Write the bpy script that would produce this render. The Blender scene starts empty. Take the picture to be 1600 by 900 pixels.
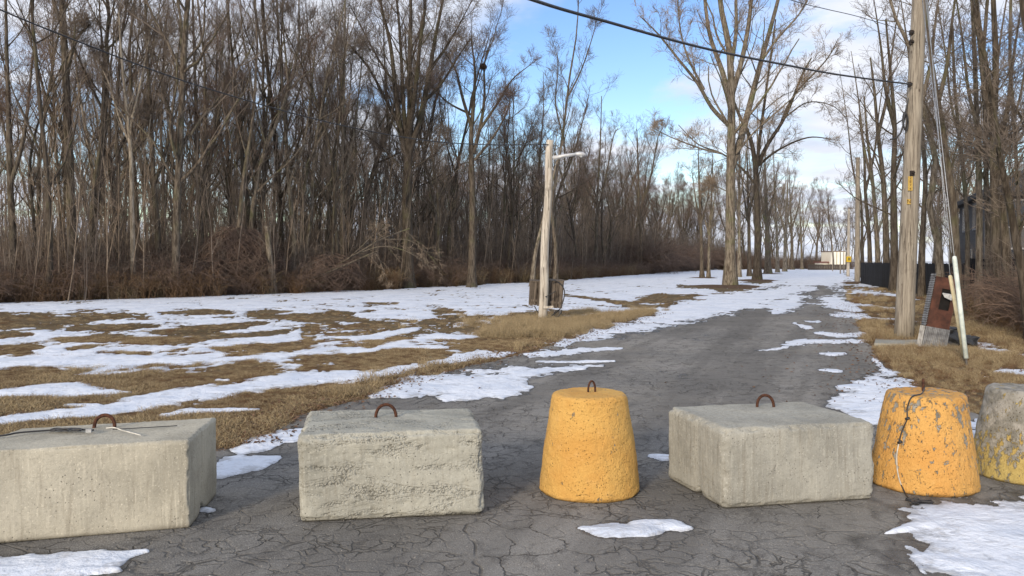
import bpy, math, random
import numpy as np
from math import radians as R
from mathutils import Vector, Matrix
S = bpy.context.scene
C = S.collection
rnd = random.Random(7)

# ------------------------------------------------------------------ camera
CAMZ, FPX, HOR = 1.65, 1232.0, 408.0
PITCH = math.atan((450 - HOR) / FPX)
cam = bpy.data.cameras.new('camera'); camo = bpy.data.objects.new('camera', cam); C.objects.link(camo)
cam.sensor_width = 36; cam.lens = 36 * FPX / 1600; cam.clip_end = 4000; cam.clip_start = 0.05
camo.location = (0, 0, CAMZ); camo.rotation_euler = (math.pi / 2 - PITCH, 0, 0)
S.camera = camo
# ------------------------------------------------------------------ light
SUN_EL, SUN_AZ = 17.0, 207.0          # degrees; azimuth clockwise from +Y (camera looks along +Y)
EXPOSURE = 0.60
sd = Vector((math.sin(R(SUN_AZ)) * math.cos(R(SUN_EL)), math.cos(R(SUN_AZ)) * math.cos(R(SUN_EL)), math.sin(R(SUN_EL))))
sun = bpy.data.lights.new('sun', 'SUN'); sun.energy = 2.5; sun.angle = R(10); sun.color = (1.0, .85, .66)
suno = bpy.data.objects.new('sun', sun); C.objects.link(suno); suno.location = (0, 0, 30)
suno.rotation_euler = sd.to_track_quat('Z', 'Y').to_euler()
w = bpy.data.worlds.new('World'); S.world = w; w.use_nodes = True
nt = w.node_tree; N = nt.nodes; L = nt.links; N.clear()
wout = N.new('ShaderNodeOutputWorld'); bg = N.new('ShaderNodeBackground'); bg.inputs['Strength'].default_value = 0.15
sky = N.new('ShaderNodeTexSky'); sky.sky_type = 'NISHITA'; sky.sun_disc = False
sky.sun_elevation = R(SUN_EL); sky.sun_rotation = R(SUN_AZ); sky.air_density = 1.0; sky.dust_density = .3; sky.ozone_density = 1.6
hs = N.new('ShaderNodeHueSaturation'); hs.inputs['Saturation'].default_value = 1.2; hs.inputs['Hue'].default_value = .515; hs.inputs['Value'].default_value = .92
L.new(sky.outputs[0], hs.inputs['Color'])
tc = N.new('ShaderNodeTexCoord')
def wm(op, a, b=None, c=None):
    n = N.new('ShaderNodeMath'); n.operation = op
    for i, v in enumerate((a, b, c)):
        if v is None: continue
        if isinstance(v, (int, float)): n.inputs[i].default_value = v
        else: L.new(v, n.inputs[i])
    return n.outputs[0]
sep = N.new('ShaderNodeSeparateXYZ'); L.new(tc.outputs['Generated'], sep.inputs[0])
zz = wm('MAXIMUM', wm('ADD', sep.outputs[2], .12), .02)
comb = N.new('ShaderNodeCombineXYZ')
L.new(wm('DIVIDE', sep.outputs[0], zz), comb.inputs[0]); L.new(wm('DIVIDE', sep.outputs[1], zz), comb.inputs[1])
no = N.new('ShaderNodeTexNoise'); no.inputs['Scale'].default_value = 1.5; no.inputs['Detail'].default_value = 10
no.inputs['Roughness'].default_value = .58; no.inputs['Distortion'].default_value = .25
L.new(comb.outputs[0], no.inputs['Vector'])
def skydir(px, py):
    v = Vector((0, math.cos(PITCH), -math.sin(PITCH))) + Vector((1, 0, 0)) * ((px - 800) / FPX) + Vector((0, math.sin(PITCH), math.cos(PITCH))) * ((450 - py) / FPX)
    return v.normalized()
acc = None     # where the gaps and the banks of cloud stand in the sky
for px, py, rad, amp in ((780, 90, .11, -.30), (930, 120, .10, -.24), (1010, 60, .08, -.20), (1020, 215, .07, -.18), (840, 30, .06, .10), (1240, 40, .12, -.26),
                         (1270, 230, .06, -.12), (1570, 250, .12, -.2), (1280, 330, .05, -.08), (380, 300, .2, -.2), (180, 240, .14, -.12), (1490, 100, .14, .12), (1040, 150, .05, .14), (920, 190, .06, .2),
                         (1180, 130, .08, .18), (1310, 150, .07, .15), (720, 10, .06, .2), (380, 20, .22, .2), (1000, 260, .05, .06)):
    d = N.new('ShaderNodeVectorMath'); d.operation = 'DISTANCE'
    L.new(tc.outputs['Generated'], d.inputs[0]); d.inputs[1].default_value = skydir(px, py)
    g = wm('MULTIPLY', wm('EXPONENT', wm('MULTIPLY', wm('POWER', wm('DIVIDE', d.outputs['Value'], rad), 2.0), -1.0)), amp)
    acc = g if acc is None else wm('ADD', acc, g)
acc = wm('ADD', acc, wm('MULTIPLY', wm('EXPONENT', wm('MULTIPLY', wm('ABSOLUTE', sep.outputs[2]), -14.0)), .22))
mr = N.new('ShaderNodeMapRange'); mr.interpolation_type = 'SMOOTHSTEP'
L.new(wm('ADD', no.outputs['Fac'], acc), mr.inputs['Value'])
mr.inputs['From Min'].default_value = .30; mr.inputs['From Max'].default_value = .56
no2 = N.new('ShaderNodeTexNoise'); no2.inputs['Scale'].default_value = 2.4; no2.inputs['Detail'].default_value = 6; L.new(comb.outputs[0], no2.inputs['Vector'])
crp = N.new('ShaderNodeValToRGB'); crp.color_ramp.elements[0].position = .3; crp.color_ramp.elements[1].position = .7
crp.color_ramp.elements[0].color = (3.1, 3.4, 4.1, 1); crp.color_ramp.elements[1].color = (4.5, 4.6, 4.9, 1)
L.new(no2.outputs['Fac'], crp.inputs[0])
mx = N.new('ShaderNodeMix'); mx.data_type = 'RGBA'; L.new(mr.outputs[0], mx.inputs[0]); L.new(hs.outputs[0], mx.inputs[6]); L.new(crp.outputs[0], mx.inputs[7])
L.new(mx.outputs[2], bg.inputs[0]); L.new(bg.outputs[0], wout.inputs[0])
S.view_settings.view_transform = 'Standard'; S.view_settings.look = 'None'
S.view_settings.gamma = 1; S.view_settings.use_curve_mapping = False; S.view_settings.exposure = EXPOSURE

# ------------------------------------------------------------------ placing
def ray(px, py):
    a = (px - 800) / FPX; b = (450 - py) / FPX
    return np.array([a, math.cos(PITCH) + b * math.sin(PITCH), -math.sin(PITCH) + b * math.cos(PITCH)])
def G(px, py, z=0.0):
    d = ray(px, py); t = (z - CAMZ) / d[2]
    return np.array([d[0] * t, d[1] * t, z])
def P(px, py, Y):
    d = ray(px, py); t = Y / d[1]
    return np.array([d[0] * t, Y, CAMZ + d[2] * t])
def pxof(x, y, z=0.0):
    c, s = math.cos(PITCH), math.sin(PITCH)
    dy = y * c - (z - CAMZ) * s; up = y * s + (z - CAMZ) * c
    return 800 + FPX * x / dy, 450 - FPX * up / dy

# ------------------------------------------------------------------ numeric noise
def _h(ix, iy, iz):
    n = (ix.astype(np.int64) * 374761393 + iy.astype(np.int64) * 668265263 + iz.astype(np.int64) * 2147483647) & 0xffffffff
    n = ((n ^ (n >> 13)) * 1274126177) & 0xffffffff
    n = ((n ^ (n >> 15)) * 2246822519) & 0xffffffff
    return ((n ^ (n >> 16)) & 0xffff) / 65535.0
def vn(x, y, z=None):
    x = np.asarray(x, float); y = np.asarray(y, float); z = np.zeros_like(x) if z is None else np.asarray(z, float)
    ix, iy, iz = np.floor(x), np.floor(y), np.floor(z); fx, fy, fz = x - ix, y - iy, z - iz
    fx, fy, fz = [f * f * (3 - 2 * f) for f in (fx, fy, fz)]
    r = 0
    for a in (0, 1):
        for b in (0, 1):
            for c in (0, 1):
                r = r + _h(ix + a, iy + b, iz + c) * (fx if a else 1 - fx) * (fy if b else 1 - fy) * (fz if c else 1 - fz)
    return r * 2 - 1
def fbm(x, y, z=None, o=4, g=.5):
    s = 0; a = 1; f = 1; t = 0
    for i in range(o):
        s = s + a * vn(x * f + i * 17.3, y * f - i * 9.1, None if z is None else z * f + i * 5.7); t += a; a *= g; f *= 2.03
    return s / t * 1.5

# ------------------------------------------------------------------ objects
def tag(o, label=None, cat=None, group=None, kind=None):
    for k, v in (('label', label), ('category', cat), ('group', group), ('kind', kind)):
        if v: o[k] = v
    return o
def link(name, me, m=None, parent=None, loc=None):
    o = bpy.data.objects.new(name, me); C.objects.link(o)
    if m is not None and me is not None and not me.materials: me.materials.append(m)
    if parent is not None: o.parent = parent
    if loc is not None: o.location = loc
    return o
def thing(name, loc, label, cat, group=None, rz=0):
    o = link(name, None, loc=tuple(loc)); o.rotation_euler = (0, 0, rz); o.empty_display_size = .2
    return tag(o, label, cat, group)
def mesh(name, V, F, smooth=True):
    V = np.asarray(V, float); me = bpy.data.meshes.new(name)
    if isinstance(F, np.ndarray):
        k = F.shape[1]; nf = len(F)
        me.vertices.add(len(V)); me.vertices.foreach_set('co', V.astype(np.float32).ravel())
        me.loops.add(nf * k); me.loops.foreach_set('vertex_index', F.astype(np.int32).ravel())
        me.polygons.add(nf); me.polygons.foreach_set('loop_start', np.arange(0, nf * k, k, dtype=np.int32))
        me.polygons.foreach_set('loop_total', np.full(nf, k, dtype=np.int32))
        me.update(calc_edges=True)
    else:
        me.from_pydata([tuple(v) for v in V], [], F)
    if smooth: me.polygons.foreach_set('use_smooth', np.ones(len(me.polygons), dtype=bool))
    me.update(); return me
def copy_tree(o, parent=None):
    c = o.copy(); C.objects.link(c)
    if parent is not None: c.parent = parent
    for ch in list(o.children): copy_tree(ch, c)
    return c
class MB:
    """collects shapes into one mesh"""
    def __init__(s): s.v = []; s.f = []
    def add(s, V, F):
        b = len(s.v); s.v += [tuple(map(float, p)) for p in V]; s.f += [tuple(i + b for i in f) for f in F]; return s
    def box(s, c, d, M=None):
        x, y, z = [q / 2 for q in d]
        V = [(-x, -y, -z), (x, -y, -z), (x, y, -z), (-x, y, -z), (-x, -y, z), (x, -y, z), (x, y, z), (-x, y, z)]
        V = [(M @ Vector(p) if M else Vector(p)) + Vector(c) for p in V]
        return s.add(V, [(0, 3, 2, 1), (4, 5, 6, 7), (0, 1, 5, 4), (1, 2, 6, 5), (2, 3, 7, 6), (3, 0, 4, 7)])
    def hexa(s, V): return s.add(V, [(0, 3, 2, 1), (4, 5, 6, 7), (0, 1, 5, 4), (1, 2, 6, 5), (2, 3, 7, 6), (3, 0, 4, 7)])
    def tube(s, pts, r, n=8, cap=True):
        pts = np.asarray(pts, float); m = len(pts); r = np.broadcast_to(np.asarray(r, float), (m,))
        T = np.gradient(pts, axis=0); T /= np.linalg.norm(T, axis=1)[:, None] + 1e-9
        u = np.cross(T[0], (0, 0, 1) if abs(T[0][2]) < .9 else (1, 0, 0)); V = []
        for i in range(m):
            u = u - T[i] * np.dot(u, T[i]); u /= np.linalg.norm(u) + 1e-9; v = np.cross(T[i], u)
            for k in range(n):
                a = 2 * math.pi * k / n; V.append(pts[i] + r[i] * (math.cos(a) * u + math.sin(a) * v))
        F = [(i * n + k, i * n + (k + 1) % n, (i + 1) * n + (k + 1) % n, (i + 1) * n + k) for i in range(m - 1) for k in range(n)]
        if cap: F += [tuple(range(n))[::-1], tuple((m - 1) * n + k for k in range(n))]
        return s.add(V, F)
    def mesh(s, name, smooth=False): return mesh(name, s.v, s.f, smooth)
    def obj(s, name, m, parent=None, smooth=False, loc=None): return link(name, s.mesh(name, smooth), m, parent, loc)
def bez(ctrl, n=24):
    """smooth curve through points (Catmull-Rom)"""
    c = np.asarray(ctrl, float); c = np.vstack([2 * c[0] - c[1], c, 2 * c[-1] - c[-2]]); out = []
    k = len(c) - 3
    for i in range(k):
        p0, p1, p2, p3 = c[i:i + 4]
        for t in np.linspace(0, 1, max(2, n // k), endpoint=False):
            out.append(.5 * (2 * p1 + (p2 - p0) * t + (2 * p0 - 5 * p1 + 4 * p2 - p3) * t * t + (3 * p1 - 3 * p2 + p3 - p0) * t ** 3))
    out.append(c[-2]); return np.array(out)

# ------------------------------------------------------------------ materials
class Mat:
    def __init__(s, name, rough=.9, spec=.3):
        s.m = bpy.data.materials.new(name); s.m.use_nodes = True; s.t = s.m.node_tree; s.b = s.t.nodes['Principled BSDF']
        s.b.inputs['Roughness'].default_value = rough; s.b.inputs['Specular IOR Level'].default_value = spec
        s.tc = s.t.nodes.new('ShaderNodeTexCoord'); s.co = s.tc.outputs['Object']
    def set(s, sock, v):
        if hasattr(v, 'links'): s.t.links.new(v, sock)
        elif isinstance(v, (tuple, list)) and sock.type == 'RGBA': sock.default_value = (*v[:3], 1)
        else: sock.default_value = v
    def map(s, scale, co=None, loc=(0, 0, 0)):
        n = s.t.nodes.new('ShaderNodeMapping'); s.set(n.inputs['Vector'], co or s.co); n.inputs['Scale'].default_value = scale if isinstance(scale, tuple) else (scale,) * 3
        n.inputs['Location'].default_value = loc; return n.outputs[0]
    def noise(s, scale, det=4, rough=.55, co=None, dist=0, color=False):
        n = s.t.nodes.new('ShaderNodeTexNoise'); s.set(n.inputs['Vector'], co or s.co); n.inputs['Scale'].default_value = scale
        n.inputs['Detail'].default_value = det; n.inputs['Roughness'].default_value = rough; n.inputs['Distortion'].default_value = dist
        return n.outputs['Color' if color else 'Fac']
    def vor(s, scale, feat='F1', co=None, out='Distance', rnd=1):
        n = s.t.nodes.new('ShaderNodeTexVoronoi'); n.feature = feat; s.set(n.inputs['Vector'], co or s.co); n.inputs['Scale'].default_value = scale
        n.inputs['Randomness'].default_value = rnd; return n.outputs[out]
    def math(s, op, a, b=0, c=0):
        n = s.t.nodes.new('ShaderNodeMath'); n.operation = op
        for i, v in enumerate((a, b, c)): s.set(n.inputs[i], v)
        return n.outputs[0]
    def ramp(s, f, lo, hi, a=0., b=1., smooth=True):
        n = s.t.nodes.new('ShaderNodeMapRange'); s.set(n.inputs[0], f); n.interpolation_type = 'SMOOTHSTEP' if smooth else 'LINEAR'
        for i, v in enumerate((lo, hi, a, b)): n.inputs[i + 1].default_value = v
        return n.outputs[0]
    def mix(s, f, a, b, mode='MIX'):
        n = s.t.nodes.new('ShaderNodeMix'); n.data_type = 'RGBA'; n.blend_type = mode; s.set(n.inputs[0], f); s.set(n.inputs[6], a); s.set(n.inputs[7], b); return n.outputs[2]
    def sep(s, co=None):
        n = s.t.nodes.new('ShaderNodeSeparateXYZ'); s.set(n.inputs[0], co or s.co); return n.outputs
    def rand(s):
        return s.t.nodes.new('ShaderNodeObjectInfo').outputs['Random']
    def col(s, c): s.set(s.b.inputs['Base Color'], c); return s
    def bump(s, h, d=.01, st=1.0, prev=None):
        n = s.t.nodes.new('ShaderNodeBump'); n.inputs['Strength'].default_value = st; n.inputs['Distance'].default_value = d; s.set(n.inputs['Height'], h)
        if prev is not None: s.set(n.inputs['Normal'], prev)
        s.t.links.new(n.outputs[0], s.b.inputs['Normal']); return n.outputs[0]
def warp(M, co, sc, amt):
    v = M.t.nodes.new('ShaderNodeVectorMath'); v.operation = 'MULTIPLY_ADD'
    M.set(v.inputs[0], M.noise(sc, 3, color=True, co=co)); v.inputs[1].default_value = (amt,) * 3; M.set(v.inputs[2], co); return v.outputs[0]

def rotz(M, co, deg):
    n = M.t.nodes.new('ShaderNodeMapping'); M.set(n.inputs['Vector'], co); n.inputs['Rotation'].default_value = (0, 0, R(-deg)); return n.outputs[0]
def mat_asphalt():
    M = Mat('asphalt', .93, .25); co = M.co
    base = M.mix(M.ramp(M.noise(.35, 5), .35, .65), (.165, .160, .150), (.275, .262, .24))
    base = M.mix(M.math('MULTIPLY', M.ramp(M.noise(2.2, 6, .65), .45, .7), .5), base, (.25, .23, .195))
    base = M.mix(M.math('MULTIPLY', M.ramp(M.noise(3.6, 8, .75, dist=.5), .50, .62), .6), base, (.085, .08, .075))
    base = M.mix(M.math('MULTIPLY', M.ramp(M.noise(26, 5, .7), .55, .7), .5), base, (.06, .057, .055))
    ag = M.vor(130, out='Color'); sp = M.sep(ag)[0]
    base = M.mix(M.ramp(sp, .55, 1.0, 0, .55), base, (.34, .33, .31))
    base = M.mix(M.ramp(M.noise(160, 2), .5, .75, 0, .6), base, (.03, .03, .031))
    def cr(sc, wd, amt, wsc):
        return M.ramp(M.vor(sc, 'DISTANCE_TO_EDGE', warp(M, co, wsc, amt)), 0, wd, 1, 0)
    zone = M.ramp(M.noise(.55, 3), .34, .5)
    c1 = M.math('MULTIPLY', cr(.55, .009, .5, 1.4), .95)
    c2 = M.math('MULTIPLY', cr(2.6, .020, .34, 3.2), zone); c4 = M.math('MULTIPLY', cr(1.15, .012, .5, 1.9), M.ramp(M.noise(.4, 3, co=M.map(1, loc=(1, 7, 1))), .45, .55))
    c3 = M.math('MULTIPLY', cr(6, .07, .12, 8), M.ramp(M.noise(.9, 3, co=M.map(1, loc=(5, 3, 1))), .36, .50))
    crk = M.math('MAXIMUM', M.math('MAXIMUM', c1, M.math('MULTIPLY', c2, .95)), M.math('MULTIPLY', M.math('MAXIMUM', c3, c4), .75))
    crk = M.math('MULTIPLY', crk, M.math('MULTIPLY', M.ramp(M.noise(5, 4), .38, .58, .12, 1), M.ramp(M.noise(.8, 4, co=M.map(1, loc=(2, 2, 6))), .34, .54, .4, 1)))
    base = M.mix(M.math('MULTIPLY', crk, .7), base, (.04, .037, .033))
    # a band of bleached fines beside the wheel tracks
    lane = M.noise(1.1, 6, .6, co=M.map((1, .06, 1), warp(M, rotz(M, co, -21.9), .5, .25)))       # wheel tracks and old drip lines run along the road
    base = M.mix(M.ramp(lane, .44, .58, 0, .5), base, (.095, .09, .083)); base = M.mix(M.ramp(M.noise(.23, 4, co=M.map(1, co, (3, 9, 0))), .52, .62, 0, .35), base, (.27, .25, .215))
    M.col(base)
    h = M.math('ADD', M.math('MULTIPLY', M.noise(150, 3, .7), .35), M.math('MULTIPLY', M.vor(95), .5))
    h = M.math('ADD', h, M.math('MULTIPLY', crk, -3.0))
    M.bump(h, .006, .9); return M.m
def mat_ground():
    M = Mat('dead_grass_ground', .97, .1)
    b = M.mix(M.ramp(M.noise(.5, 5), .35, .65), (.11, .082, .048), (.185, .146, .092))
    b = M.mix(M.ramp(M.noise(9, 5, .7), .45, .7, 0, .8), b, (.065, .045, .028))
    b = M.mix(M.ramp(M.noise(55, 3, .7), .52, .75, 0, .9), b, (.36, .27, .15))
    b = M.mix(M.ramp(M.noise(1.3, 3, co=M.map(1, loc=(9, 2, 0))), .55, .75, 0, .4), b, (.14, .13, .05))
    M.col(b); M.bump(M.math('ADD', M.noise(40, 4, .7), M.noise(9, 3)), .05, 1); return M.m
def mat_snow():
    M = Mat('old_snow', .75, .35)
    b = M.mix(M.ramp(M.noise(1.2, 6, .6), .35, .7), (.75, .79, .86), (.60, .66, .76))
    b = M.mix(M.ramp(M.noise(9, 6, .75, dist=.5), .50, .70, 0, .6), b, (.44, .45, .48))
    b = M.mix(M.ramp(M.noise(90, 2), .70, .76, 0, .5), b, (.2, .15, .1))
    at = M.t.nodes.new('ShaderNodeAttribute'); at.attribute_name = 'thickness'      # thin wet snow is greyer than deep snow
    th = M.math('ADD', at.outputs['Fac'], M.math('MULTIPLY', M.ramp(M.noise(6, 6, .7, dist=.4), .35, .65, -.22, .30), 1))
    b = M.mix(M.ramp(th, -.05, .42, .8, 0), b, (.36, .37, .39))
    b = M.mix(M.math('MULTIPLY', M.ramp(M.noise(2.0, 5, .65, dist=.8, co=M.map((1, 1.6, 1), loc=(3, 8, 0))), .56, .72), .45), b, (.42, .45, .50))
    b = M.mix(M.math('MULTIPLY', M.ramp(M.noise(5, 7, .72, dist=1.2, co=M.map((.6, 1.8, 1), loc=(1, 4, 0))), .55, .64), .5), b, (.35, .35, .36))
    M.col(b)
    n = M.math('ADD', M.math('MULTIPLY', M.noise(3.2, 6, .62, dist=.6), 1.0), M.math('MULTIPLY', M.noise(22, 4, .6), .22))
    M.bump(n, .06, .8); return M.m
def mat_concrete(name, tint=(1, 1, 1), streak=.5, honey=.0, seed=0, pale=.36):
    M = Mat(name, .94, .2); co = M.map(1, loc=(seed, seed * .7, seed * .3))
    A = tuple(pale * t for t in tint); B = tuple(pale * .72 * t for t in tint)
    b = M.mix(M.ramp(M.noise(2.5, 7, .62, co=co), .35, .68), A, B)
    s = M.noise(7, 5, .6, co=M.map((5, 5, .35), co))
    b = M.mix(M.ramp(s, .48, .75, 0, streak), b, tuple(pale * .5 * t for t in (1.0, .88, .68)))
    b = M.mix(M.ramp(M.noise(11, 4, co=M.map((6, 6, .5), co)), .52, .75, 0, streak * .8), b, tuple(min(.75, pale * 1.45 * t) for t in tint))
    fine = M.noise(130, 3, .7, co=co); b = M.mix(M.ramp(fine, .5, .8, 0, .35), b, tuple(pale * .45 * t for t in tint))
    b = M.mix(M.ramp(M.noise(48, 4, .75, co=co), .52, .66, 0, .42), b, tuple(pale * .52 * t for t in tint)); b = M.mix(M.ramp(M.noise(85, 2, .6, co=M.map(1, co, (4, 4, 4))), .60, .72, 0, .5), b, tuple(min(.8, pale * 1.55 * t) for t in tint))
    pit = M.math('MULTIPLY', M.ramp(M.vor(38, co=co), .07, .19, 1, 0), M.ramp(M.noise(3, 3, co=co), .42, .6))
    b = M.mix(M.math('MULTIPLY', pit, .55), b, (.1, .095, .08))
    h = M.math('ADD', M.math('MULTIPLY', M.noise(60, 5, .7, co=co), .5), M.math('MULTIPLY', pit, -.8))
    z = M.sep()[2]
    if honey > 0:
        hm = M.math('MULTIPLY', M.ramp(M.noise(2.6, 4, .6, co=M.map((.8, .8, 3.0), co), dist=1.1), .46, .62), honey)
        v = M.vor(70, co=warp(M, co, 25, .03)); vd = M.math('MULTIPLY', M.ramp(v, .42, .72), M.ramp(M.noise(22, 4, .6, co=co), .45, .6))
        b = M.mix(M.math('MULTIPLY', M.math('MULTIPLY', hm, vd), .8), b, (.10, .095, .08))
        b = M.mix(M.math('MULTIPLY', M.math('MULTIPLY', hm, M.ramp(v, .4, .05, 0, 1)), .4), b, (.56, .54, .48))
        h = M.math('ADD', h, M.math('MULTIPLY', M.math('MULTIPLY', v, hm), -1.7))
    crk = M.math('MULTIPLY', M.ramp(M.vor(1.3, 'DISTANCE_TO_EDGE', warp(M, co, 3, .4)), 0, .004, 1, 0), M.ramp(M.noise(2, 4, co=co), .66, .70))
    b = M.mix(M.math('MULTIPLY', crk, .5), b, (.13, .12, .10)); h = M.math('ADD', h, M.math('MULTIPLY', crk, -.7))
    # soil splashed along the foot of the block
    b = M.mix(M.math('MULTIPLY', M.ramp(M.math('ADD', z, M.math('MULTIPLY', M.noise(9, 4), .05)), .02, .07, 1, 0), .55), b, (.07, .058, .042))
    M.col(b); M.bump(h, .008, .85); return M.m
def mat_paint(name, paint, chip, seed=0, low=0.0):
    M = Mat(name, .82, .3); co = M.map(1, loc=(seed, seed * .7, seed * .3))
    p = M.mix(M.ramp(M.noise(3.5, 6, .6, co=co), .35, .7), paint, tuple(c * k for c, k in zip(paint, (.92, .83, .75))))
    p = M.mix(M.ramp(M.noise(13, 5, .6, co=co), .55, .8, 0, .35), p, (.78, .5, .2))
    g = M.mix(M.ramp(M.noise(12, 5, co=co), .35, .65), (.36, .34, .30), (.2, .19, .16))
    z = M.sep()[2]
    mk = M.noise(17, 9, .72, co=M.map((1.3, 1.3, .7), co), dist=.3)
    if low: mk = M.math('ADD', mk, M.ramp(z, .0, .5, -low, low * .6, False))
    mask = M.ramp(mk, chip, chip + .025)
    c = M.mix(mask, p, g)
    pit = M.ramp(M.vor(52, co=warp(M, co, 20, .03)), .08, .2, 1, 0); pm = M.math('MULTIPLY', pit, M.ramp(M.noise(6, 4, co=co), .40, .55))
    c = M.mix(M.math('MULTIPLY', pm, .75), c, (.2, .11, .04))
    c = M.mix(M.math('MULTIPLY', M.ramp(M.math('ADD', z, M.math('MULTIPLY', M.noise(12, 4), .05)), .022, .06, 1, 0), .5), c, (.1, .07, .03))
    h = M.math('ADD', M.math('ADD', M.noise(24, 6, .68, co=co), M.math('MULTIPLY', M.noise(75, 3, .6, co=co), .5)), M.math('MULTIPLY', mask, -.35)); h = M.math('ADD', h, M.math('MULTIPLY', pm, -1.2))
    M.col(c); M.bump(h, .02, 1); return M.m
def mat_bark(name, a, b, moss=0.15, sc=1.0):
    M = Mat(name, .95, .15); r = M.rand()
    co = M.map((9 * sc, 9 * sc, 1.3 * sc))
    c = M.mix(M.ramp(M.noise(1.6, 6, .7, co=co), .40, .60), a, b)
    c = M.mix(M.ramp(r, 0, 1, 0, .55), c, tuple(x * .62 for x in b))
    if moss: c = M.mix(M.ramp(M.noise(.8, 3), .5, .7, 0, moss * 2.2), c, (.11, .12, .05))
    M.col(c); M.bump(M.noise(1.8, 6, .7, co=co), .05, 1); return M.m
def mat_plain(name, a, b=None, sc=20, rough=.8, spec=.3, metal=0, bmp=0, stretch=(1, 1, 1)):
    M = Mat(name, rough, spec); co = M.map(stretch)
    M.col(M.mix(M.ramp(M.noise(sc, 5, .6, co=co), .35, .68), a, b or tuple(x * .6 for x in a))); M.b.inputs['Metallic'].default_value = metal
    if bmp: M.bump(M.noise(sc * 1.5, 5, .65, co=co), bmp, 1)
    return M.m
def mat_pole(name, a, b, dark):
    M = Mat(name, .92, .15)
    g = M.noise(9, 7, .65, co=M.map((3.2, 3.2, .16)), dist=.3); c = M.mix(M.ramp(g, .35, .65), a, b)
    ck = M.math('MULTIPLY', M.ramp(M.noise(20, 4, .6, co=M.map((2.2, 2.2, .055))), .60, .67), 1)
    c = M.mix(M.math('MULTIPLY', ck, .85), c, dark)
    c = M.mix(M.ramp(M.noise(2.4, 4), .58, .72, 0, .5), c, dark)
    kn = M.ramp(M.vor(3.1, co=M.map((1.6, 1.6, .75))), .05, .11, 1, 0); c = M.mix(M.math('MULTIPLY', kn, .8), c, tuple(x * .7 for x in dark))
    M.col(c); M.bump(M.math('ADD', g, M.math('MULTIPLY', ck, -1.5)), .012, 1); return M.m
m_asph = mat_asphalt(); m_ground = mat_ground(); m_snow = mat_snow()
m_bark = mat_bark('grey_brown_bark', (.165, .138, .108), (.055, .044, .034))
m_barkl = mat_bark('pale_ridged_bark', (.27, .235, .185), (.085, .068, .052), .3)
m_birch = mat_bark('pale_peeling_bark', (.52, .46, .37), (.22, .18, .13), 0)
m_twig = mat_plain('twig_bark', (.19, .155, .125), (.09, .072, .058), 2)
m_twig2 = mat_plain('reddish_twig_bark', (.19, .132, .10), (.08, .056, .044), 2)
m_twig3 = mat_plain('pale_twig_bark', (.33, .26, .19), (.17, .125, .085), 2)
m_straw = mat_plain('straw', (.37, .285, .165), (.11, .08, .047), 26)
m_straw2 = mat_plain('pale_straw', (.46, .37, .22), (.17, .125, .07), 26)
m_weed = mat_plain('brown_weed_stalk', (.22, .135, .07), (.07, .042, .024), 20)
m_rebar = mat_plain('rusty_rebar', (.10, .042, .024), (.035, .018, .013), 60, .85, .3, .2, .002)
m_black = mat_plain('black_rubber', (.018, .018, .02), (.03, .03, .032), 30, .5, .5)
m_wire = mat_plain('grey_steel_wire', (.4, .42, .44), (.25, .26, .28), 30, .5, .5, .6)
m_polew = mat_pole('silvered_pole_wood', (.34, .305, .25), (.18, .155, .125), (.085, .062, .045))
m_poleg = mat_pole('pale_pole_wood', (.56, .52, .45), (.34, .30, .25), (.12, .095, .075))
m_rust = mat_plain('rust_red_metal', (.115, .048, .032), (.055, .027, .02), 6, .85, .3, .1, .004)

# ------------------------------------------------------------------ snow cover field (where snow lies)
SC = 2.0; X0, X1, Y0, Y1 = -900, 2500, 409, 1500
gx = np.arange(X0, X1, SC); gy = np.arange(Y0, Y1, SC); PX, PY = np.meshgrid(gx, gy)
def stroke(F, pts, sign=1, soft=1.0):
    """widened line of (px, py, half height), worked out in the picture's units and read back on the ground"""
    xs = [p[0] for p in pts]; hm = max(p[2] for p in pts)
    i0, i1 = int((min(xs) - hm * 6 - X0) / SC), int((max(xs) + hm * 6 - X0) / SC) + 1
    j0, j1 = int((min(p[1] for p in pts) - hm * 3 - Y0) / SC), int((max(p[1] for p in pts) + hm * 3 - Y0) / SC) + 1
    i0, j0 = max(i0, 0), max(j0, 0); sl = (slice(j0, j1), slice(i0, i1)); x, y = PX[sl], PY[sl]; best = np.full(x.shape, -1.0)
    if len(pts) == 1: pts = [(pts[0][0] - 1, *pts[0][1:]), (pts[0][0] + 1, *pts[0][1:])]
    for (ax, ay, ah), (bx, by, bh) in zip(pts[:-1], pts[1:]):
        sx = .28; dx, dy = (bx - ax) * sx, by - ay
        t = np.clip(((x - ax) * sx * dx + (y - ay) * dy) / (dx * dx + dy * dy + 1e-6), 0, 1)
        d = np.hypot((x - ax) * sx - t * dx, y - ay - t * dy); best = np.maximum(best, 1 - d / (ah + (bh - ah) * t + .01))
    F[sl] = np.maximum(F[sl], best * soft) if sign > 0 else np.where(best > -1, np.minimum(F[sl], -best * soft), F[sl])
roadL = [(336, 699), (389, 697), (415, 678), (455, 650), (520, 633), (567, 624), (587, 611), (620, 601), (680, 586), (730, 571), (770, 565), (830, 549), (880, 535), (940, 515), (1000, 497), (1060, 483), (1120, 470), (1200, 447), (1255, 424)]
roadR = [(1316, 424), (1318, 445), (1326, 470), (1338, 500), (1350, 530), (1372, 552), (1388, 578), (1440, 612), (1530, 652), (1610, 668)]
Lx = np.interp(PY, [p[1] for p in roadL][::-1], [p[0] for p in roadL][::-1]); Rx = np.interp(PY, [p[1] for p in roadR], [p[0] for p in roadR])
forest_y = np.interp(PX, [-900, 0, 200, 400, 600, 830, 1000, 1060, 1200], [520, 475, 463, 458, 453, 441, 429, 424, 421])
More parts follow.
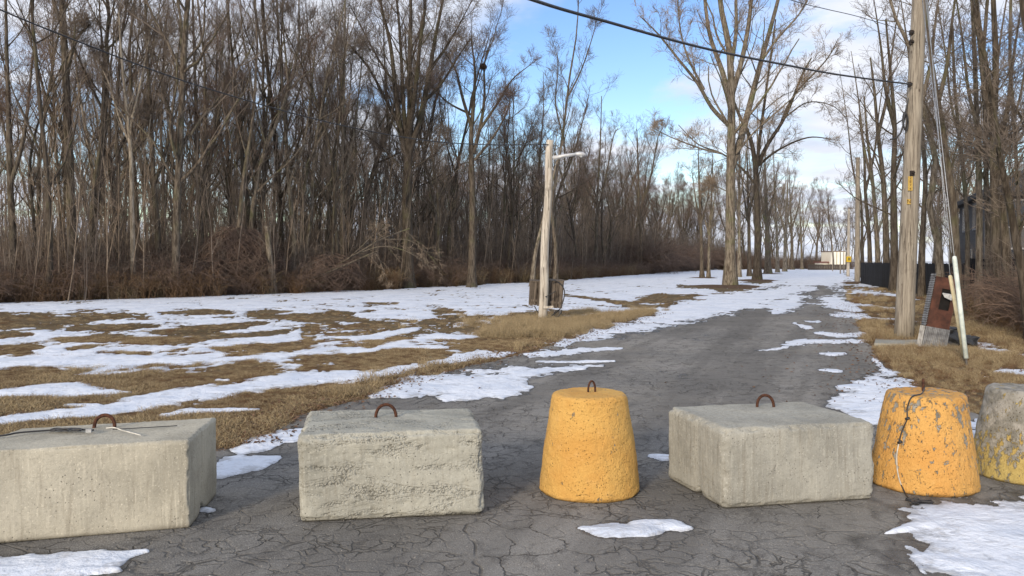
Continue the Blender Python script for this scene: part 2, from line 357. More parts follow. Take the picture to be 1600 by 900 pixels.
isroad = (PX > Lx) & (PX < Rx)
Fd = np.where(PX < Lx, np.interp(PY, [409, 470, 488, 500, 545, 575, 590, 900], [.62, .60, .42, .36, .26, .0, -.75, -.8]), -.8)
Fd = np.where(isroad, np.interp(PY, [409, 440, 452, 470, 500, 900], [.8, .75, .15, -.45, -.9, -.95]), Fd)
Fd = np.where(PX >= Rx, np.interp(PY, [409, 436, 450, 480, 900], [.5, .3, -.15, -.4, -.7]), Fd)
Fd = np.where((PX < Lx) & (PX > 470) & (PY > 505) , np.minimum(Fd, -.25), Fd)
Fd = np.where((PX < Lx) & (PY < forest_y), -.25, Fd)
for s in ([(0, 500, 12), (90, 500, 10), (150, 494, 8), (215, 494, 6)], [(255, 489, 3), (300, 487, 5), (355, 489, 3)], [(-50, 512, 9), (80, 510, 7)], [(115, 514, 4), (180, 511, 6), (240, 510, 3)],
          [(255, 520, 5), (310, 517, 7), (360, 510, 5), (412, 505, 3)], [(105, 532, 4), (160, 528, 8), (210, 532, 6), (255, 532, 9), (310, 530, 7), (370, 525, 5), (440, 520, 5)],
          [(395, 492, 4), (450, 495, 6), (510, 499, 7), (565, 501, 4)], [(545, 511, 5), (590, 506, 8), (640, 503, 4)], [(665, 506, 5), (700, 500, 8), (750, 496, 5)], [(-40, 523, 6), (40, 523, 4)],
          [(-40, 545, 7), (20, 548, 8), (55, 543, 5)], [(110, 545, 3), (140, 543, 3)], [(160, 552, 3), (225, 552, 4)], [(115, 561, 3), (165, 559, 4)], [(340, 545, 4), (420, 543, 7), (500, 536, 7), (600, 528, 8)],
          [(390, 552, 4), (440, 548, 5)], [(520, 489, 3), (545, 490, 3)], [(690, 487, 4), (720, 488, 3)], [(570, 474, 1.2), (620, 474, 1.2)], [(780, 498, 3), (830, 492, 5), (900, 488, 4)],
          [(760, 532, 14), (850, 522, 17), (930, 507, 9), (1000, 492, 4), (1035, 486, 2)], [(885, 461, 1.5), (950, 470, 2.5), (1000, 478, 4), (1060, 478, 3)], [(1000, 472, 3), (1040, 468, 8), (1090, 464, 5), (1130, 458, 2)],
          [(1060, 447, 1.5), (1105, 448, 2.5), (1140, 450, 6), (1175, 450, 2)], [(1160, 440, 1), (1185, 440, 3), (1205, 440, 1)], [(1283, 448, 1.5), (1286, 455, 4), (1284, 466, 10), (1275, 480, 14)], [(1240, 455, 1), (1222, 462, 3), (1195, 474, 5), (1185, 484, 6)],
          [(1345, 470, 10), (1400, 475, 12)], [(1150, 453, 1.5), (1160, 453, 1.5)]):
    stroke(Fd, s, -1)
for s in ([(-60, 668, 5), (0, 659, 6), (40, 652, 7), (139, 645, 8), (180, 639, 8), (225, 630, 11), (319, 613, 10), (412, 600, 9), (480, 590, 10), (560, 588, 9), (610, 581, 6), (660, 572, 6), (720, 563, 5), (797, 551, 5)],
          [(-80, 618, 9), (0, 616, 8), (60, 611, 9), (110, 609, 10), (160, 613, 6), (200, 614, 2)], [(260, 650, 4), (300, 645, 6), (345, 642, 4), (402, 640, 3)], [(105, 634, 2), (150, 634, 2.5)],
          [(-40, 568, 10), (0, 565, 12), (100, 566, 9), (180, 563, 8), (240, 561, 4)], [(255, 567, 2), (300, 560, 5), (350, 555, 3)], [(360, 562, 4), (420, 558, 6), (480, 551, 6), (520, 546, 9), (560, 548, 5), (590, 548, 2)],
          [(430, 570, 1.5), (450, 570, 3), (470, 571, 1.5)], [(560, 529, 3), (590, 526, 4), (620, 519, 3), (650, 514, 2)], [(655, 529, 3), (685, 524, 4)], [(695, 527, 3), (740, 526, 2.5)], [(655, 543, 2), (675, 543, 3), (695, 544, 2)],
          [(725, 556, 5), (770, 551, 6)], [(585, 545, 2), (625, 540, 6), (650, 543, 2)], [(340, 594, 2), (355, 594, 2)], [(322, 798, 5)],
          [(330, 742, 10), (385, 726, 12), (430, 716, 4)], [(385, 702, 7), (425, 686, 9), (470, 680, 9)], [(-80, 900, 30), (60, 888, 19), (140, 878, 13), (190, 868, 6), (228, 863, 2)], [(100, 895, 8), (178, 893, 3)],
          [(582, 621, 3), (640, 612, 12), (700, 602, 21), (760, 597, 22), (800, 586, 12), (850, 578, 8), (910, 577, 2)], [(700, 622, 6), (780, 612, 8), (830, 605, 2)], [(750, 583, 6), (840, 576, 5)],
          [(825, 555, 4), (870, 552, 7), (920, 547, 4), (970, 545, 1.5)], [(840, 566, 1.5), (900, 566, 2), (960, 565, 1)], [(890, 572, 1), (940, 572, 1.5)],
          [(872, 540, 2), (905, 528, 7), (960, 516, 9), (1010, 505, 10), (1060, 492, 9), (1120, 483, 9), (1165, 475, 10), (1200, 462, 9), (1240, 450, 8)], [(1050, 484, 4), (1120, 470, 12), (1180, 460, 10)],
          [(1212, 489, 3), (1222, 482, 7), (1232, 474, 6), (1240, 467, 3)], [(1235, 538, 5), (1250, 533, 5), (1290, 534, 2.5), (1345, 534, 2.5)], [(1178, 548, 1), (1205, 547, 2.5), (1228, 543, 2)],
          [(1282, 521, 2), (1310, 524, 3), (1345, 523, 4)], [(1283, 553, 2), (1300, 554, 4), (1320, 553, 2)], [(1298, 492, 2), (1345, 494, 4)], [(1300, 468, 5), (1316, 477, 9), (1332, 487, 5)], [(1258, 502, 1.5), (1280, 503, 1.5)],
          [(1240, 505, 1.5), (1262, 512, 2)], [(1282, 578, 2), (1310, 580, 3)], [(1318, 605, 4), (1345, 605, 8), (1385, 600, 14), (1420, 606, 6)], [(1322, 628, 8), (1360, 632, 17), (1400, 622, 16)], [(1352, 655, 10), (1385, 650, 12)],
          [(1365, 560, 1.5), (1378, 575, 3), (1392, 585, 6)], [(1385, 835, 2), (1440, 822, 10), (1500, 815, 28), (1560, 830, 45), (1640, 850, 70), (1800, 860, 80)], [(1440, 870, 6), (1500, 885, 14)],
          [(912, 826, 3), (950, 829, 9), (1000, 831, 8), (1010, 820, 7), (1040, 822, 7), (1068, 827, 4)], [(1018, 714, 2), (1036, 715, 5)], [(1512, 664, 4), (1540, 668, 4)], [(1505, 690, 14), (1535, 702, 26), (1580, 704, 26)],
          [(1533, 546, 1.5), (1568, 549, 3)], [(1555, 581, 2), (1600, 583, 4)], [(1525, 657, 1), (1560, 668, 3)], [(1345, 476, 1.5), (1380, 481, 2), (1420, 486, 3)], [(1340, 456, 2), (1410, 462, 2)], [(1350, 446, 3), (1420, 444, 4)], [(1370, 430, 5), (1420, 432, 5)]):
    stroke(Fd, s, 1)
def snowF(x, y):
    x = np.asarray(x, float); y = np.asarray(y, float); ys = np.maximum(y, 1.2)
    px, py = pxof(x, ys, 0.0)
    a = np.clip((px - X0) / SC, 0, len(gx) - 1.01); b = np.clip((py - Y0) / SC, 0, len(gy) - 1.01)
    i, j = a.astype(int), b.astype(int); fa, fb = a - i, b - j
    f = Fd[j, i] * (1 - fa) * (1 - fb) + Fd[j, i + 1] * fa * (1 - fb) + Fd[j + 1, i] * (1 - fa) * fb + Fd[j + 1, i + 1] * fa * fb
    n = .28 * fbm(x * .55, y * .42, o=3) + .42 * fbm(x * 2.1 + 40, y * 1.3, o=4, g=.6) + .24 * fbm(x * 9, y * 6, o=3, g=.65)
    amp = np.interp(py, [409, 425, 450, 560, 640, 900], [.4, .8, 1.55, 1.35, 1.0, .75])
    return f + n * amp + .04

# ------------------------------------------------------------------ ground sheets
def sheet(name, poly, z, m):
    return tag(link(name, mesh(name, [(p[0], p[1], z) for p in poly], [tuple(range(len(poly)))], False), m), kind='structure')
sheet('ground', [(-900, -300), (1500, -300), (1500, 2200), (-900, 2200)], 0, m_ground)
def jit(pts, amp=.06, step=.35):
    out = []
    for a, b in zip(pts[:-1], pts[1:]):
        n = max(1, int(math.hypot(b[0] - a[0], b[1] - a[1]) / step)); n = min(n, 200)
        for i in range(n):
            t = i / n; x, y = a[0] + (b[0] - a[0]) * t, a[1] + (b[1] - a[1]) * t
            out.append((x + amp * float(fbm(x * 2, y * 2)), y + amp * float(fbm(x * 2 + 50, y * 2))))
    return out + [tuple(b[:2])]
Lw = [tuple(G(*p)[:2]) for p in roadL]; Rw = [tuple(G(*p)[:2]) for p in roadR]
left = jit([(-30, 6.2), (-9, 6.9)] + Lw, .1); right = jit(Rw[:] + [(14, 8.3), (40, 8.0)], .1)
poly = left + right + [(40, -14), (-30, -14)]
sheet('road', poly, .004, m_asph)
# snow as a real layer: thickness follows the field, its rim dips under the ground
ang = np.radians(np.arange(-52, 52.01, .115)); pyr = np.concatenate([np.arange(410.0, 470, .8), np.arange(470, 640, 1.0), np.arange(640, 1000, 1.6), np.arange(1000, 1500, 8)])
yy = CAMZ * FPX / (pyr - HOR); A, D = np.meshgrid(ang, yy); sx, sy = np.tan(A) * D, D
f = snowF(sx, sy); zt = .0065 + .020 * np.tanh(1.1 * f) + .004 * fbm(sx * 6, sy * 6, o=2); zt[f < 0] = (.004 + (f[f < 0]) * .25)
base = np.minimum(zt, .05); base = np.where(f >= 0, np.maximum(base, .0062), np.maximum(base, -.03))
nr, nc = f.shape; idx = np.arange(nr * nc).reshape(nr, nc); q = np.stack([idx[1:, :-1], idx[1:, 1:], idx[:-1, 1:], idx[:-1, :-1]], -1).reshape(-1, 4)
q_all = q.copy(); pxr, pyr2 = pxof(sx, sy, 0.0); lxr = np.interp(pyr2, [p[1] for p in roadL][::-1], [p[0] for p in roadL][::-1]); lxr = np.where(pyr2 > 699, -9e3, lxr) ; rxr = np.interp(pyr2, [p[1] for p in roadR], [p[0] for p in roadR]); rxr = np.where(pyr2 > 690, 9e3, rxr)
fm = f.ravel()[q].max(1) > 0; q = q[fm]; used, inv = np.unique(q, return_inverse=True)
SV = np.stack([sx.ravel(), sy.ravel(), base.ravel()], 1)[used]; SF = inv.reshape(-1, 4)
sme = mesh('snow', SV, SF); at = sme.attributes.new('thickness', 'FLOAT', 'POINT'); at.data.foreach_set('value', f.ravel()[used].astype(np.float32))
tag(link('snow', sme, m_snow), kind='stuff')
# film of melt water darkening the asphalt round the patches
wq = q_all[(f.ravel()[q_all].max(1) > -.42) & (f.ravel()[q_all].min(1) < .1) & (pxr.ravel()[q_all] > lxr.ravel()[q_all]).all(1) & (pxr.ravel()[q_all] < rxr.ravel()[q_all]).all(1)]
us2, inv2 = np.unique(wq, return_inverse=True); wv = np.stack([sx.ravel(), sy.ravel(), np.full(sx.size, .0052)], 1)[us2]
wme = mesh('meltwater', wv, inv2.reshape(-1, 4)); at = wme.attributes.new('thickness', 'FLOAT', 'POINT'); at.data.foreach_set('value', f.ravel()[us2].astype(np.float32))
WM = Mat('meltwater_film', .42, .4); WM.col((.045, .043, .042)); an = WM.t.nodes.new('ShaderNodeAttribute'); an.attribute_name = 'thickness'
WM.set(WM.b.inputs['Alpha'], WM.math('MULTIPLY', WM.ramp(WM.math('ADD', an.outputs['Fac'], WM.math('MULTIPLY', WM.noise(2.5, 5), .3)), -.16, .16), .38)); tag(link('meltwater', wme, WM.m), kind='stuff')

# ------------------------------------------------------------------ concrete blocks
def cube_surface(nx, ny, nz):
    V = []; F = []; key = {}
    def vi(i, j, k):
        t = (i, j, k)
        if t not in key: key[t] = len(V); V.append((i / nx, j / ny, k / nz))
        return key[t]
    for j in range(ny):
        for i in range(nx):
            F.append((vi(i, j, 0), vi(i, j + 1, 0), vi(i + 1, j + 1, 0), vi(i + 1, j, 0))); F.append((vi(i, j, nz), vi(i + 1, j, nz), vi(i + 1, j + 1, nz), vi(i, j + 1, nz)))
    for k in range(nz):
        for i in range(nx):
            F.append((vi(i, 0, k), vi(i + 1, 0, k), vi(i + 1, 0, k + 1), vi(i, 0, k + 1))); F.append((vi(i, ny, k), vi(i, ny, k + 1), vi(i + 1, ny, k + 1), vi(i + 1, ny, k)))
        for j in range(ny):
            F.append((vi(0, j, k), vi(0, j, k + 1), vi(0, j + 1, k + 1), vi(0, j + 1, k))); F.append((vi(nx, j, k), vi(nx, j + 1, k), vi(nx, j + 1, k + 1), vi(nx, j, k + 1)))
    return np.array(V), np.array(F)
def rebar_loop(parent, loc, wdt, hgt, rz=0, r=.011, lean=0):
    t = np.linspace(0, math.pi, 22); c, s = math.cos(rz), math.sin(rz)
    pts = [(0, 0, -.04)] ; xs = wdt / 2 * np.cos(t); zs = hgt * np.sin(t) ** .8
    P_ = [(xs[0] * 1.05, 0, -.05)] + [(x, lean * z, z) for x, z in zip(xs, zs)] + [(xs[-1] * 1.05, 0, -.05)]
    pts = [(x * c - y * s + loc[0], x * s + y * c + loc[1], z + loc[2]) for x, y, z in P_]
    return MB().tube(pts, r, 8).obj('lifting_loop', m_rebar, parent, True)
def block(label, FL, FR, BR, BL, hs, m, rr=.03, rough=.006, notch=None, seed=0, hump=0, honey=False):
    Ln = np.linalg.norm(FR - FL); Dp = np.linalg.norm(BL - FL); H = float(np.mean(hs)); st = .011
    V, F = cube_surface(int(Ln / st), int(Dp / st), int(H / st)); dim = np.array([Ln, Dp, H]); p = V * dim
    qq = np.clip(p, rr, dim - rr); n = p - qq; ln = np.linalg.norm(n, axis=1)[:, None]; n = n / np.maximum(ln, 1e-6); p = qq + n * rr
    s = seed * 13.7
    d = rough * fbm(p[:, 0] * 5 + s, p[:, 1] * 5, p[:, 2] * 5, o=5, g=.62) + .006 * fbm(p[:, 0] * 1.6 + s, p[:, 1] * 1.6 + 7, p[:, 2] * 1.6, o=2)
    edge = np.clip((ln[:, 0] / rr - 1.02) * 6, 0, 1)       # worn, broken arrises
    d -= edge * (.022 * np.maximum(0, fbm(p[:, 0] * 9 + s, p[:, 1] * 9, p[:, 2] * 9, o=4, g=.7) + .25) + .008 * fbm(p[:, 0] * 34, p[:, 1] * 34, p[:, 2] * 34, o=2))
    if honey:
        hm_ = np.clip((fbm(p[:, 0] * 2.2 + s, p[:, 1] * 2.2, p[:, 2] * 6, o=3) + .12) * 3.5, 0, 1) * (n[:, 1] < -.3)
        d -= hm_ * (.003 + .010 * np.maximum(0, fbm(p[:, 0] * 26, p[:, 1] * 26, p[:, 2] * 30, o=3, g=.7)))
    d[(V[:, 2] == 0)] = 0
    p = p + n * d[:, None]
    p[:, 2] = np.maximum(p[:, 2], 0)
    u, v, wz = p[:, 0] / Ln, p[:, 1] / Dp, p[:, 2] / H
    g = (FL[None] * ((1 - u) * (1 - v))[:, None] + FR[None] * (u * (1 - v))[:, None] + BR[None] * (u * v)[:, None] + BL[None] * ((1 - u) * v)[:, None])
    hh = hs[0] * (1 - u) * (1 - v) + hs[1] * u * (1 - v) + hs[2] * u * v + hs[3] * (1 - u) * v
    z = wz * hh + .0045
    if hump: z += hump * wz * np.sin(np.clip(u, 0, 1) * math.pi) * np.sin(np.clip(v, 0, 1) * math.pi)
    if notch:
        side, vc, wd, hn = notch; du = (u if side == 'L' else 1 - u) * Ln
        b = np.exp(-((v - vc) / wd) ** 2); z += hn * b * np.exp(-(du / .3) ** 2) * np.clip(1 - wz / .55, 0, 1)
        ax = (FR - FL) / Ln; g += ax[None] * ((.012 * b * np.exp(-(du / .05) ** 2) * (1 - wz * .5)) * (1 if side == 'L' else -1))[:, None]
    g[:, 2] = z
    o0 = (FL + FR + BR + BL) / 4
    t = thing('concrete_block', (o0[0], o0[1], 0), label, 'concrete block', 'concrete blocks closing the road')
    g[:, 0] -= o0[0]; g[:, 1] -= o0[1]
    link('body', mesh('block_body', g, F), m, t); return t, o0
def gp(px, py): v = G(px, py); v[2] = 0; return v
mc1 = mat_concrete('buff_concrete', (1.06, 1.0, .82), .5, .12, 3, .42)
mc2 = mat_concrete('honeycombed_concrete', (1.0, .99, .86), .35, 1.0, 11, .385)
mc3 = mat_concrete('brushed_grey_concrete', (1.0, .98, .86), .5, .15, 23, .36)
FR = gp(297, 826); d = gp(0, 851) - FR; d /= np.linalg.norm(d); FL = FR + d * 1.27; BR = gp(339, 774); BL = BR + (FL - FR) + np.array([.05, .02, 0])
b1, c1 = block('long buff concrete block cut by the left picture edge, straps on top', FL, FR, BR, BL, (.55, .545, .55, .545), mc1, .016, .004, ('R', .45, .09, .06), 1)
rebar_loop(b1, (*(G(163, 668, .55)[:2] - c1[:2]), .545), .135, .085, 0, .012, .15)
FL, FR = gp(466, 819), gp(756, 806); BLt, BRt = G(481, 643, .55), G(738, 637, .565); BLt[2] = BRt[2] = 0
b2, c2 = block('pitted honeycombed concrete block left of the yellow cone', FL, FR, BRt, BLt, (.545, .565, .565, .55), mc2, .044, .011, None, 2, .008, True)
rebar_loop(b2, (*(G(603, 654, .56)[:2] - c2[:2]), .556), .14, .10, .1, .011, .1)
FL, FR, BL = gp(1130, 798), gp(1369, 782), gp(1041, 757); BL = gp(1040, 748); BRr = FR + (BL - FL) * np.array([.95, 1, 1])
b3, c3 = block('grey concrete block turned cornerwise between the two orange cones', FL, FR, BRr, BL, (.535, .545, .555, .55), mc3, .046, .007, ('L', .42, .055, .035), 3, .006)
rebar_loop(b3, (*(G(1196, 638, .55)[:2] - c3[:2]), .552), .125, .095, 0, .011, .1)
# grit lying on the middle block
peb = MB()
for i in range(46):
    px, py = rnd.gauss(560, 55), rnd.uniform(648, 672)
    if not 480 < px < 730: continue
    q0 = G(px, py, .563); r = rnd.uniform(.002, .006); V = [(q0[0] + r * math.cos(a) * rnd.uniform(.8, 1.3), q0[1] + r * math.sin(a), .562) for a in (0, 1.2, 2.5, 3.8, 5)] + [(q0[0], q0[1], .562 + r)]
    peb.add(V, [(k, (k + 1) % 5, 5) for k in range(5)])
tag(peb.obj('gravel_grit', mat_plain('dark_grit', (.06, .06, .06))), kind='stuff')

# ------------------------------------------------------------------ cone bollards
def cone(label, x, y, rb, rt, h, m, seed, lean=(0, 0), rough=.008):
    n, k = 150, 84; prof = [(0, 0), (rb * .5, 0), (rb * .97, 0), (rb, .018)] + [(rb + (rt - rb) * ((i / k)) + .004 * math.sin(i / k * 3.1), .018 + (h - .018) * i / k) for i in range(1, k - 2)]
    prof += [(rt - .006, h - .010), (rt - .022, h - .002)] + [(rt * s_, h) for s_ in (.86, .76, .66, .56, .44, .3, .15)]
    V = []; F = []
    for i, (r, z) in enumerate(prof[1:]):
        for j in range(n):
            a = 2 * math.pi * j / n; V.append((r * math.cos(a), r * math.sin(a), z))
    V = np.array(V); s = seed * 9.1
    rr_ = np.hypot(V[:, 0], V[:, 1]); nn = np.stack([V[:, 0] / rr_, V[:, 1] / rr_, np.zeros(len(V))], 1); top = V[:, 2] > h - .003; nn[top] = (0, 0, 1)
    d = rough * fbm(V[:, 0] * 7 + s, V[:, 1] * 7, V[:, 2] * 7, o=5, g=.66) + .008 * fbm(V[:, 0] * 2 + s, V[:, 1] * 2, V[:, 2] * 2, o=2)
    rim = np.exp(-((V[:, 2] - h) / .03) ** 2) * (~top); d -= rim * .018 * np.maximum(0, fbm(V[:, 0] * 8 + s, V[:, 1] * 8, V[:, 2] * 4, o=3))
    V = V + nn * d[:, None]; V[:, 2] = np.maximum(V[:, 2], 0)
    bot = (V[:, 2] < .05) & (V[:, 2] > .001); V[bot, 2] *= 1 + .5 * fbm(V[bot, 0] * 12, V[bot, 1] * 12, o=2)
    V[:, 0] += V[:, 2] * lean[0]; V[:, 1] += V[:, 2] * lean[1]; m_ = len(prof) - 1
    F = [(i * n + j, i * n + (j + 1) % n, (i + 1) * n + (j + 1) % n, (i + 1) * n + j) for i in range(m_ - 1) for j in range(n)]
    V = np.vstack([V, [[lean[0] * h, lean[1] * h, h]], [[0, 0, 0]]]); F += [((m_ - 1) * n + j, (m_ - 1) * n + (j + 1) % n, m_ * n) for j in range(n)] + [((j + 1) % n, j, m_ * n + 1) for j in range(n)]
    t = thing('cone_bollard', (x, y, .0045), label, 'concrete cone', 'concrete cones closing the road')
    link('body', mesh('cone_body', V, F), m, t); return t
mp1 = mat_paint('yellow_orange_paint', (.64, .385, .11), .64, 4)
mp2 = mat_paint('chipped_orange_paint', (.65, .37, .11), .562, 9, .03)
mp3 = mat_paint('worn_yellow_paint', (.46, .36, .13), .45, 15, .12)
ca = cone('smooth yellow orange concrete cone standing alone in mid road', .562, 5.66, .366, .268, .70, mp1, 1, (0, .0))
rebar_loop(ca, (.015, .02, .693), .062, .085, .5, .0075)
cb = cone('orange concrete cone with flaking paint and a wire down its front', 3.045, 5.80, .372, .268, .685, mp2, 2, (.02, 0), .011)
rebar_loop(cb, (.02, .05, .678), .05, .085, 1.15, .009); 
cc = cone('bare grey and yellow concrete cone at the right picture edge', 3.955, 6.03, .372, .262, .675, mp3, 3, (-.01, 0), .013)

# cords on the blocks
t = thing('bungee_cord', G(100, 672, .56), 'black stretch cord lying along the top of the leftmost concrete block', 'cord')
def rel(o, pts): return [tuple(np.array(p) - np.array(o.location)) for p in pts]
zt_ = .562
cord = [G(x, y, zt_ + dz) for x, y, dz in ((-30, 684, 0), (8, 680, .005), (30, 676, .004), (80, 672, .004), (100, 670, .012), (125, 671, .006), (146, 672, .004))]
MB().tube(rel(t, bez(cord, 40)), .006, 6).obj('strap', m_black, t, True)
k = MB()
for i in range(5):
    a = [G(85 + i * 3 + 40 * math.sin(j * .9 + i) * .5 + j * 2.5, 671 + 2.2 * math.sin(j * 1.7 + i * 2), zt_ + .006 + .006 * math.sin(j + i)) for j in range(12)]
    k.tube(rel(t, bez(a, 40)), .0038, 5)
k.obj('knot', m_black, t, True)
MB().box(rel(t, [G(139, 673, .575)])[0], (.035, .015, .022)).obj('buckle', m_wire, t)
t = thing('twine', G(190, 668, .56), 'frayed white twine tied to the loop of the leftmost block', 'twine')
MB().tube(rel(t, bez([G(x, y, zt_ + dz) for x, y, dz in ((166, 669, .004), (178, 668, .012), (190, 672, .004), (205, 676, .004), (220, 680, .003))], 30)), .0035, 5).obj('strand', mat_plain('white_twine', (.7, .68, .62)), t, True)
t = thing('cable_end', G(230, 667, .56), 'thin dark cable end lying right of the loop on the leftmost block', 'cable')
MB().tube(rel(t, bez([G(x, y, zt_) for x, y in ((176, 671), (210, 669), (245, 667), (277, 665))], 20)), .003, 5).obj('strand', m_black, t, True)
t = thing('strap_wire', G(1415, 700), 'thin black and white wire hanging down the flaking orange cone', 'wire')
wp = [(1451, 614, -.02), (1440, 615, -.03), (1425, 620, -.02), (1418, 636, 0), (1417, 655, 0), (1410, 672, 0), (1405, 690, 0), (1401, 715, 0), (1404, 745, 0), (1413, 768, 0), (1420, 779, 0)]
def on_cone(px, py):
    # the point where this sight line meets the front of the second cone
    d_ = ray(px, py); lo = None
    for tt in np.linspace(4.4, 6.6, 800):
        q_ = d_ * tt + np.array([0, 0, CAMZ]); zz_ = q_[2] - .0045
        if zz_ > .69: continue
        if zz_ < .01: return q_
        r_ = .372 + (.268 - .372) * zz_ / .685
        if math.hypot(q_[0] - 3.045 - .02 * zz_, q_[1] - 5.80) < r_ + .016: return q_
    return d_ * 5.7 + np.array([0, 0, CAMZ])
wpts = [on_cone(x, y) for x, y, _ in wp]; wpts[0] = np.array([3.065, 5.83, .71]); wc = bez(wpts, 60)
MB().tube(rel(t, wc[:38]), .005, 6).obj('cable', m_black, t, True)
MB().tube(rel(t, wc[37:52]), .005, 6).obj('bare_wire', mat_plain('bare_pale_wire', (.62, .58, .5)), t, True)
MB().tube(rel(t, wc[51:]), .005, 6).obj('cable', m_black, t, True)
k = MB()
for px, py in ((1418, 655), (1406, 692)): k.tube(rel(t, [on_cone(px - 3, py) , on_cone(px + 3, py - 2)]), .011, 6)
g0 = G(1437, 785, .01)
for i in range(4):
    k.tube(rel(t, bez([g0 + np.array([rnd.uniform(-.09, .09), rnd.uniform(-.05, .05), rnd.uniform(0, .02)]) for _ in range(7)], 36)), .0042, 5)
tag(k.obj('tangle', m_black, t, True), kind='stuff')

# ------------------------------------------------------------------ poles, lamp, boxes
lp = G(847, 503); LY = float(lp[1])
t = thing('lamp_pole', lp, 'leaning silvered wood pole with a small lamp arm in the grass left of the road', 'lamp post')
top = P(859.5, 219, LY); ax = top - lp; n = 14
pts = [lp + ax * i / n + np.array([.02 * math.sin(i * .8), .02 * math.cos(i), 0]) * (0 < i < n) for i in range(n + 1)]; pts[0][2] = -.1
MB().tube(rel(t, pts), np.linspace(.128, .098, n + 1), 14).obj('pole', m_poleg, t, True)
m_galv = mat_plain('dull_galvanised_metal', (.62, .63, .64), (.45, .46, .48), 12, .5, .4, .3)
a0, a1 = P(864, 247, LY), P(901, 241, LY - .05)
MB().tube(rel(t, [a0, (a0 + a1) / 2 + np.array([0, 0, .01]), a1]), [.062, .05, .042], 10).obj('lamp_arm', m_galv, t, True)
hd = MB().tube(rel(t, [a1 - [.05, 0, .0], a1 + [.06, 0, .01], a1 + [.16, 0, .0], a1 + [.26, 0, -.03]]), [.035, .06, .062, .02], 12).obj('lamp_head', m_galv, t, True)
c_ = rel(t, [a1 + [.12, 0, -.07]])[0]
MB().tube([(c_[0], c_[1], c_[2] + .04), (c_[0], c_[1], c_[2] - .01)], [.05, .035], 12).obj('lens', mat_plain('cloudy_lamp_glass', (.6, .62, .62), rough=.3), hd)
MB().tube(rel(t, bez([P(867, 250, LY - .1), P(869, 262, LY - .1), P(866, 300, LY - .12), P(862, 360, LY - .12), P(860, 430, LY - .1)], 30)), .008, 5).obj('cable', m_black, t, True)
MB().box(rel(t, [P(856, 480, LY - .13)])[0], (.30, .05, .06), Matrix.Rotation(-.06, 3, 'Y')).obj('brace', m_poleg, t)
m_oldw = mat_pole('grey_rotting_board', (.17, .14, .112), (.07, .057, .046), (.045, .035, .028))
def board_box(label, x0, x1, y0, y1, Y, k, lean, cat='wooden box'):
    A_ = P(x0, y1, Y); B_ = P(x1, y0, Y); Wd = B_[0] - A_[0]; Ht = B_[2] - A_[2]
    t = thing('wooden_box', (A_[0] + Wd / 2, Y, A_[2]), label, cat); t.rotation_euler = (0, lean, 0)
    for i in range(k):
        w_ = Wd / k; mb = MB().box((-Wd / 2 + w_ * (i + .5), 0, Ht / 2 + rnd.uniform(-.02, .02)), (w_ - .012, .03, Ht + rnd.uniform(-.03, .03))); mb.obj('board', m_oldw, t)
    for sx_ in (-1, 1): MB().box((sx_ * (Wd / 2 + .012), .13, Ht / 2), (.022, .28, Ht)).obj('side_board', m_oldw, t)
    MB().box((0, .12, Ht + .02), (Wd + .06, .3, .03), Matrix.Rotation(.12, 3, 'X')).obj('lid', m_oldw, t)
    MB().box((0, -.022, Ht * .2), (Wd, .02, .06)).obj('batten', m_oldw, t); MB().box((0, .26, Ht / 2), (Wd, .02, Ht)).obj('back_board', m_oldw, t)
    return t
board_box('small weathered board box on the left of the leaning lamp pole foot', 827.5, 844, 440, 477, LY + .12, 3, .05)
board_box('larger weathered board box on the right of the leaning lamp pole foot', 853, 877, 439, 481, LY + .16, 4, .07)
t = thing('hose_cable', P(880, 470, LY - .05), 'black cable looping beside the weathered boxes with its plug hanging free', 'cable')
hz_ = bez([P(x, y, LY - .02) for x, y in ((835, 478), (840, 487), (848, 494), (858, 496), (866, 490), (874, 484), (880, 470), (882, 455), (876, 444), (866, 438), (860, 440))], 60)
MB().tube(rel(t, hz_), .017, 6).obj('cable', m_black, t, True)
h2 = bez([P(x, y, LY - .06) for x, y in ((874, 484), (867, 487), (866, 492), (869, 495), (873, 494), (876, 488))], 24)
MB().tube(rel(t, h2), .014, 6).obj('cable', m_black, t, True)
MB().tube(rel(t, [P(875, 490, LY - .06), P(877.5, 484, LY - .06)]), [.045, .025], 8).obj('plug', m_black, t)
MB().tube(rel(t, bez([P(x, y, LY - .16) for x, y in ((852, 464), (858, 461), (868, 455))], 8)), .012, 5).obj('cable', m_black, t, True)

up = G(1412, 532); UY = float(up[1])
def utility_pole(name, base, toppx, toppy, ext, r0, r1, label, m, sides=20):
    t = thing(name, base, label, 'utility pole'); tp = P(toppx, toppy, base[1]); ax = (tp - base) * ext; n = 16
    pts = [base + ax * i / n for i in range(n + 1)]; pts[0] = pts[0] - ax / np.linalg.norm(ax) * .15
    MB().tube(rel(t, pts), np.linspace(r0, r1, n + 1), sides).obj('pole', m, t, True); return t, ax
upo, uax = utility_pole('utility_pole', up, 1436.5, 0, 1.35, .190, .118, 'big weathered wood utility pole with yellow tags beside the rusty cabinet', m_polew, 24)
def on_pole(px, py, push=.0): # front of the pole
    z = P(px, py, UY)[2]; k_ = z / uax[2]; c_ = up + uax * k_; r = .190 + (.118 - .190) * k_
    x = P(px, py, UY - r)[0]; dx = x - c_[0]; return np.array([x, c_[1] - math.sqrt(max(r * r - dx * dx, .0004)) - push, z])
m_tag = mat_plain('yellow_tag', (.52, .36, .09), (.42, .28, .07), 40, .6); m_ink = mat_plain('dark_lettering', (.10, .055, .02))
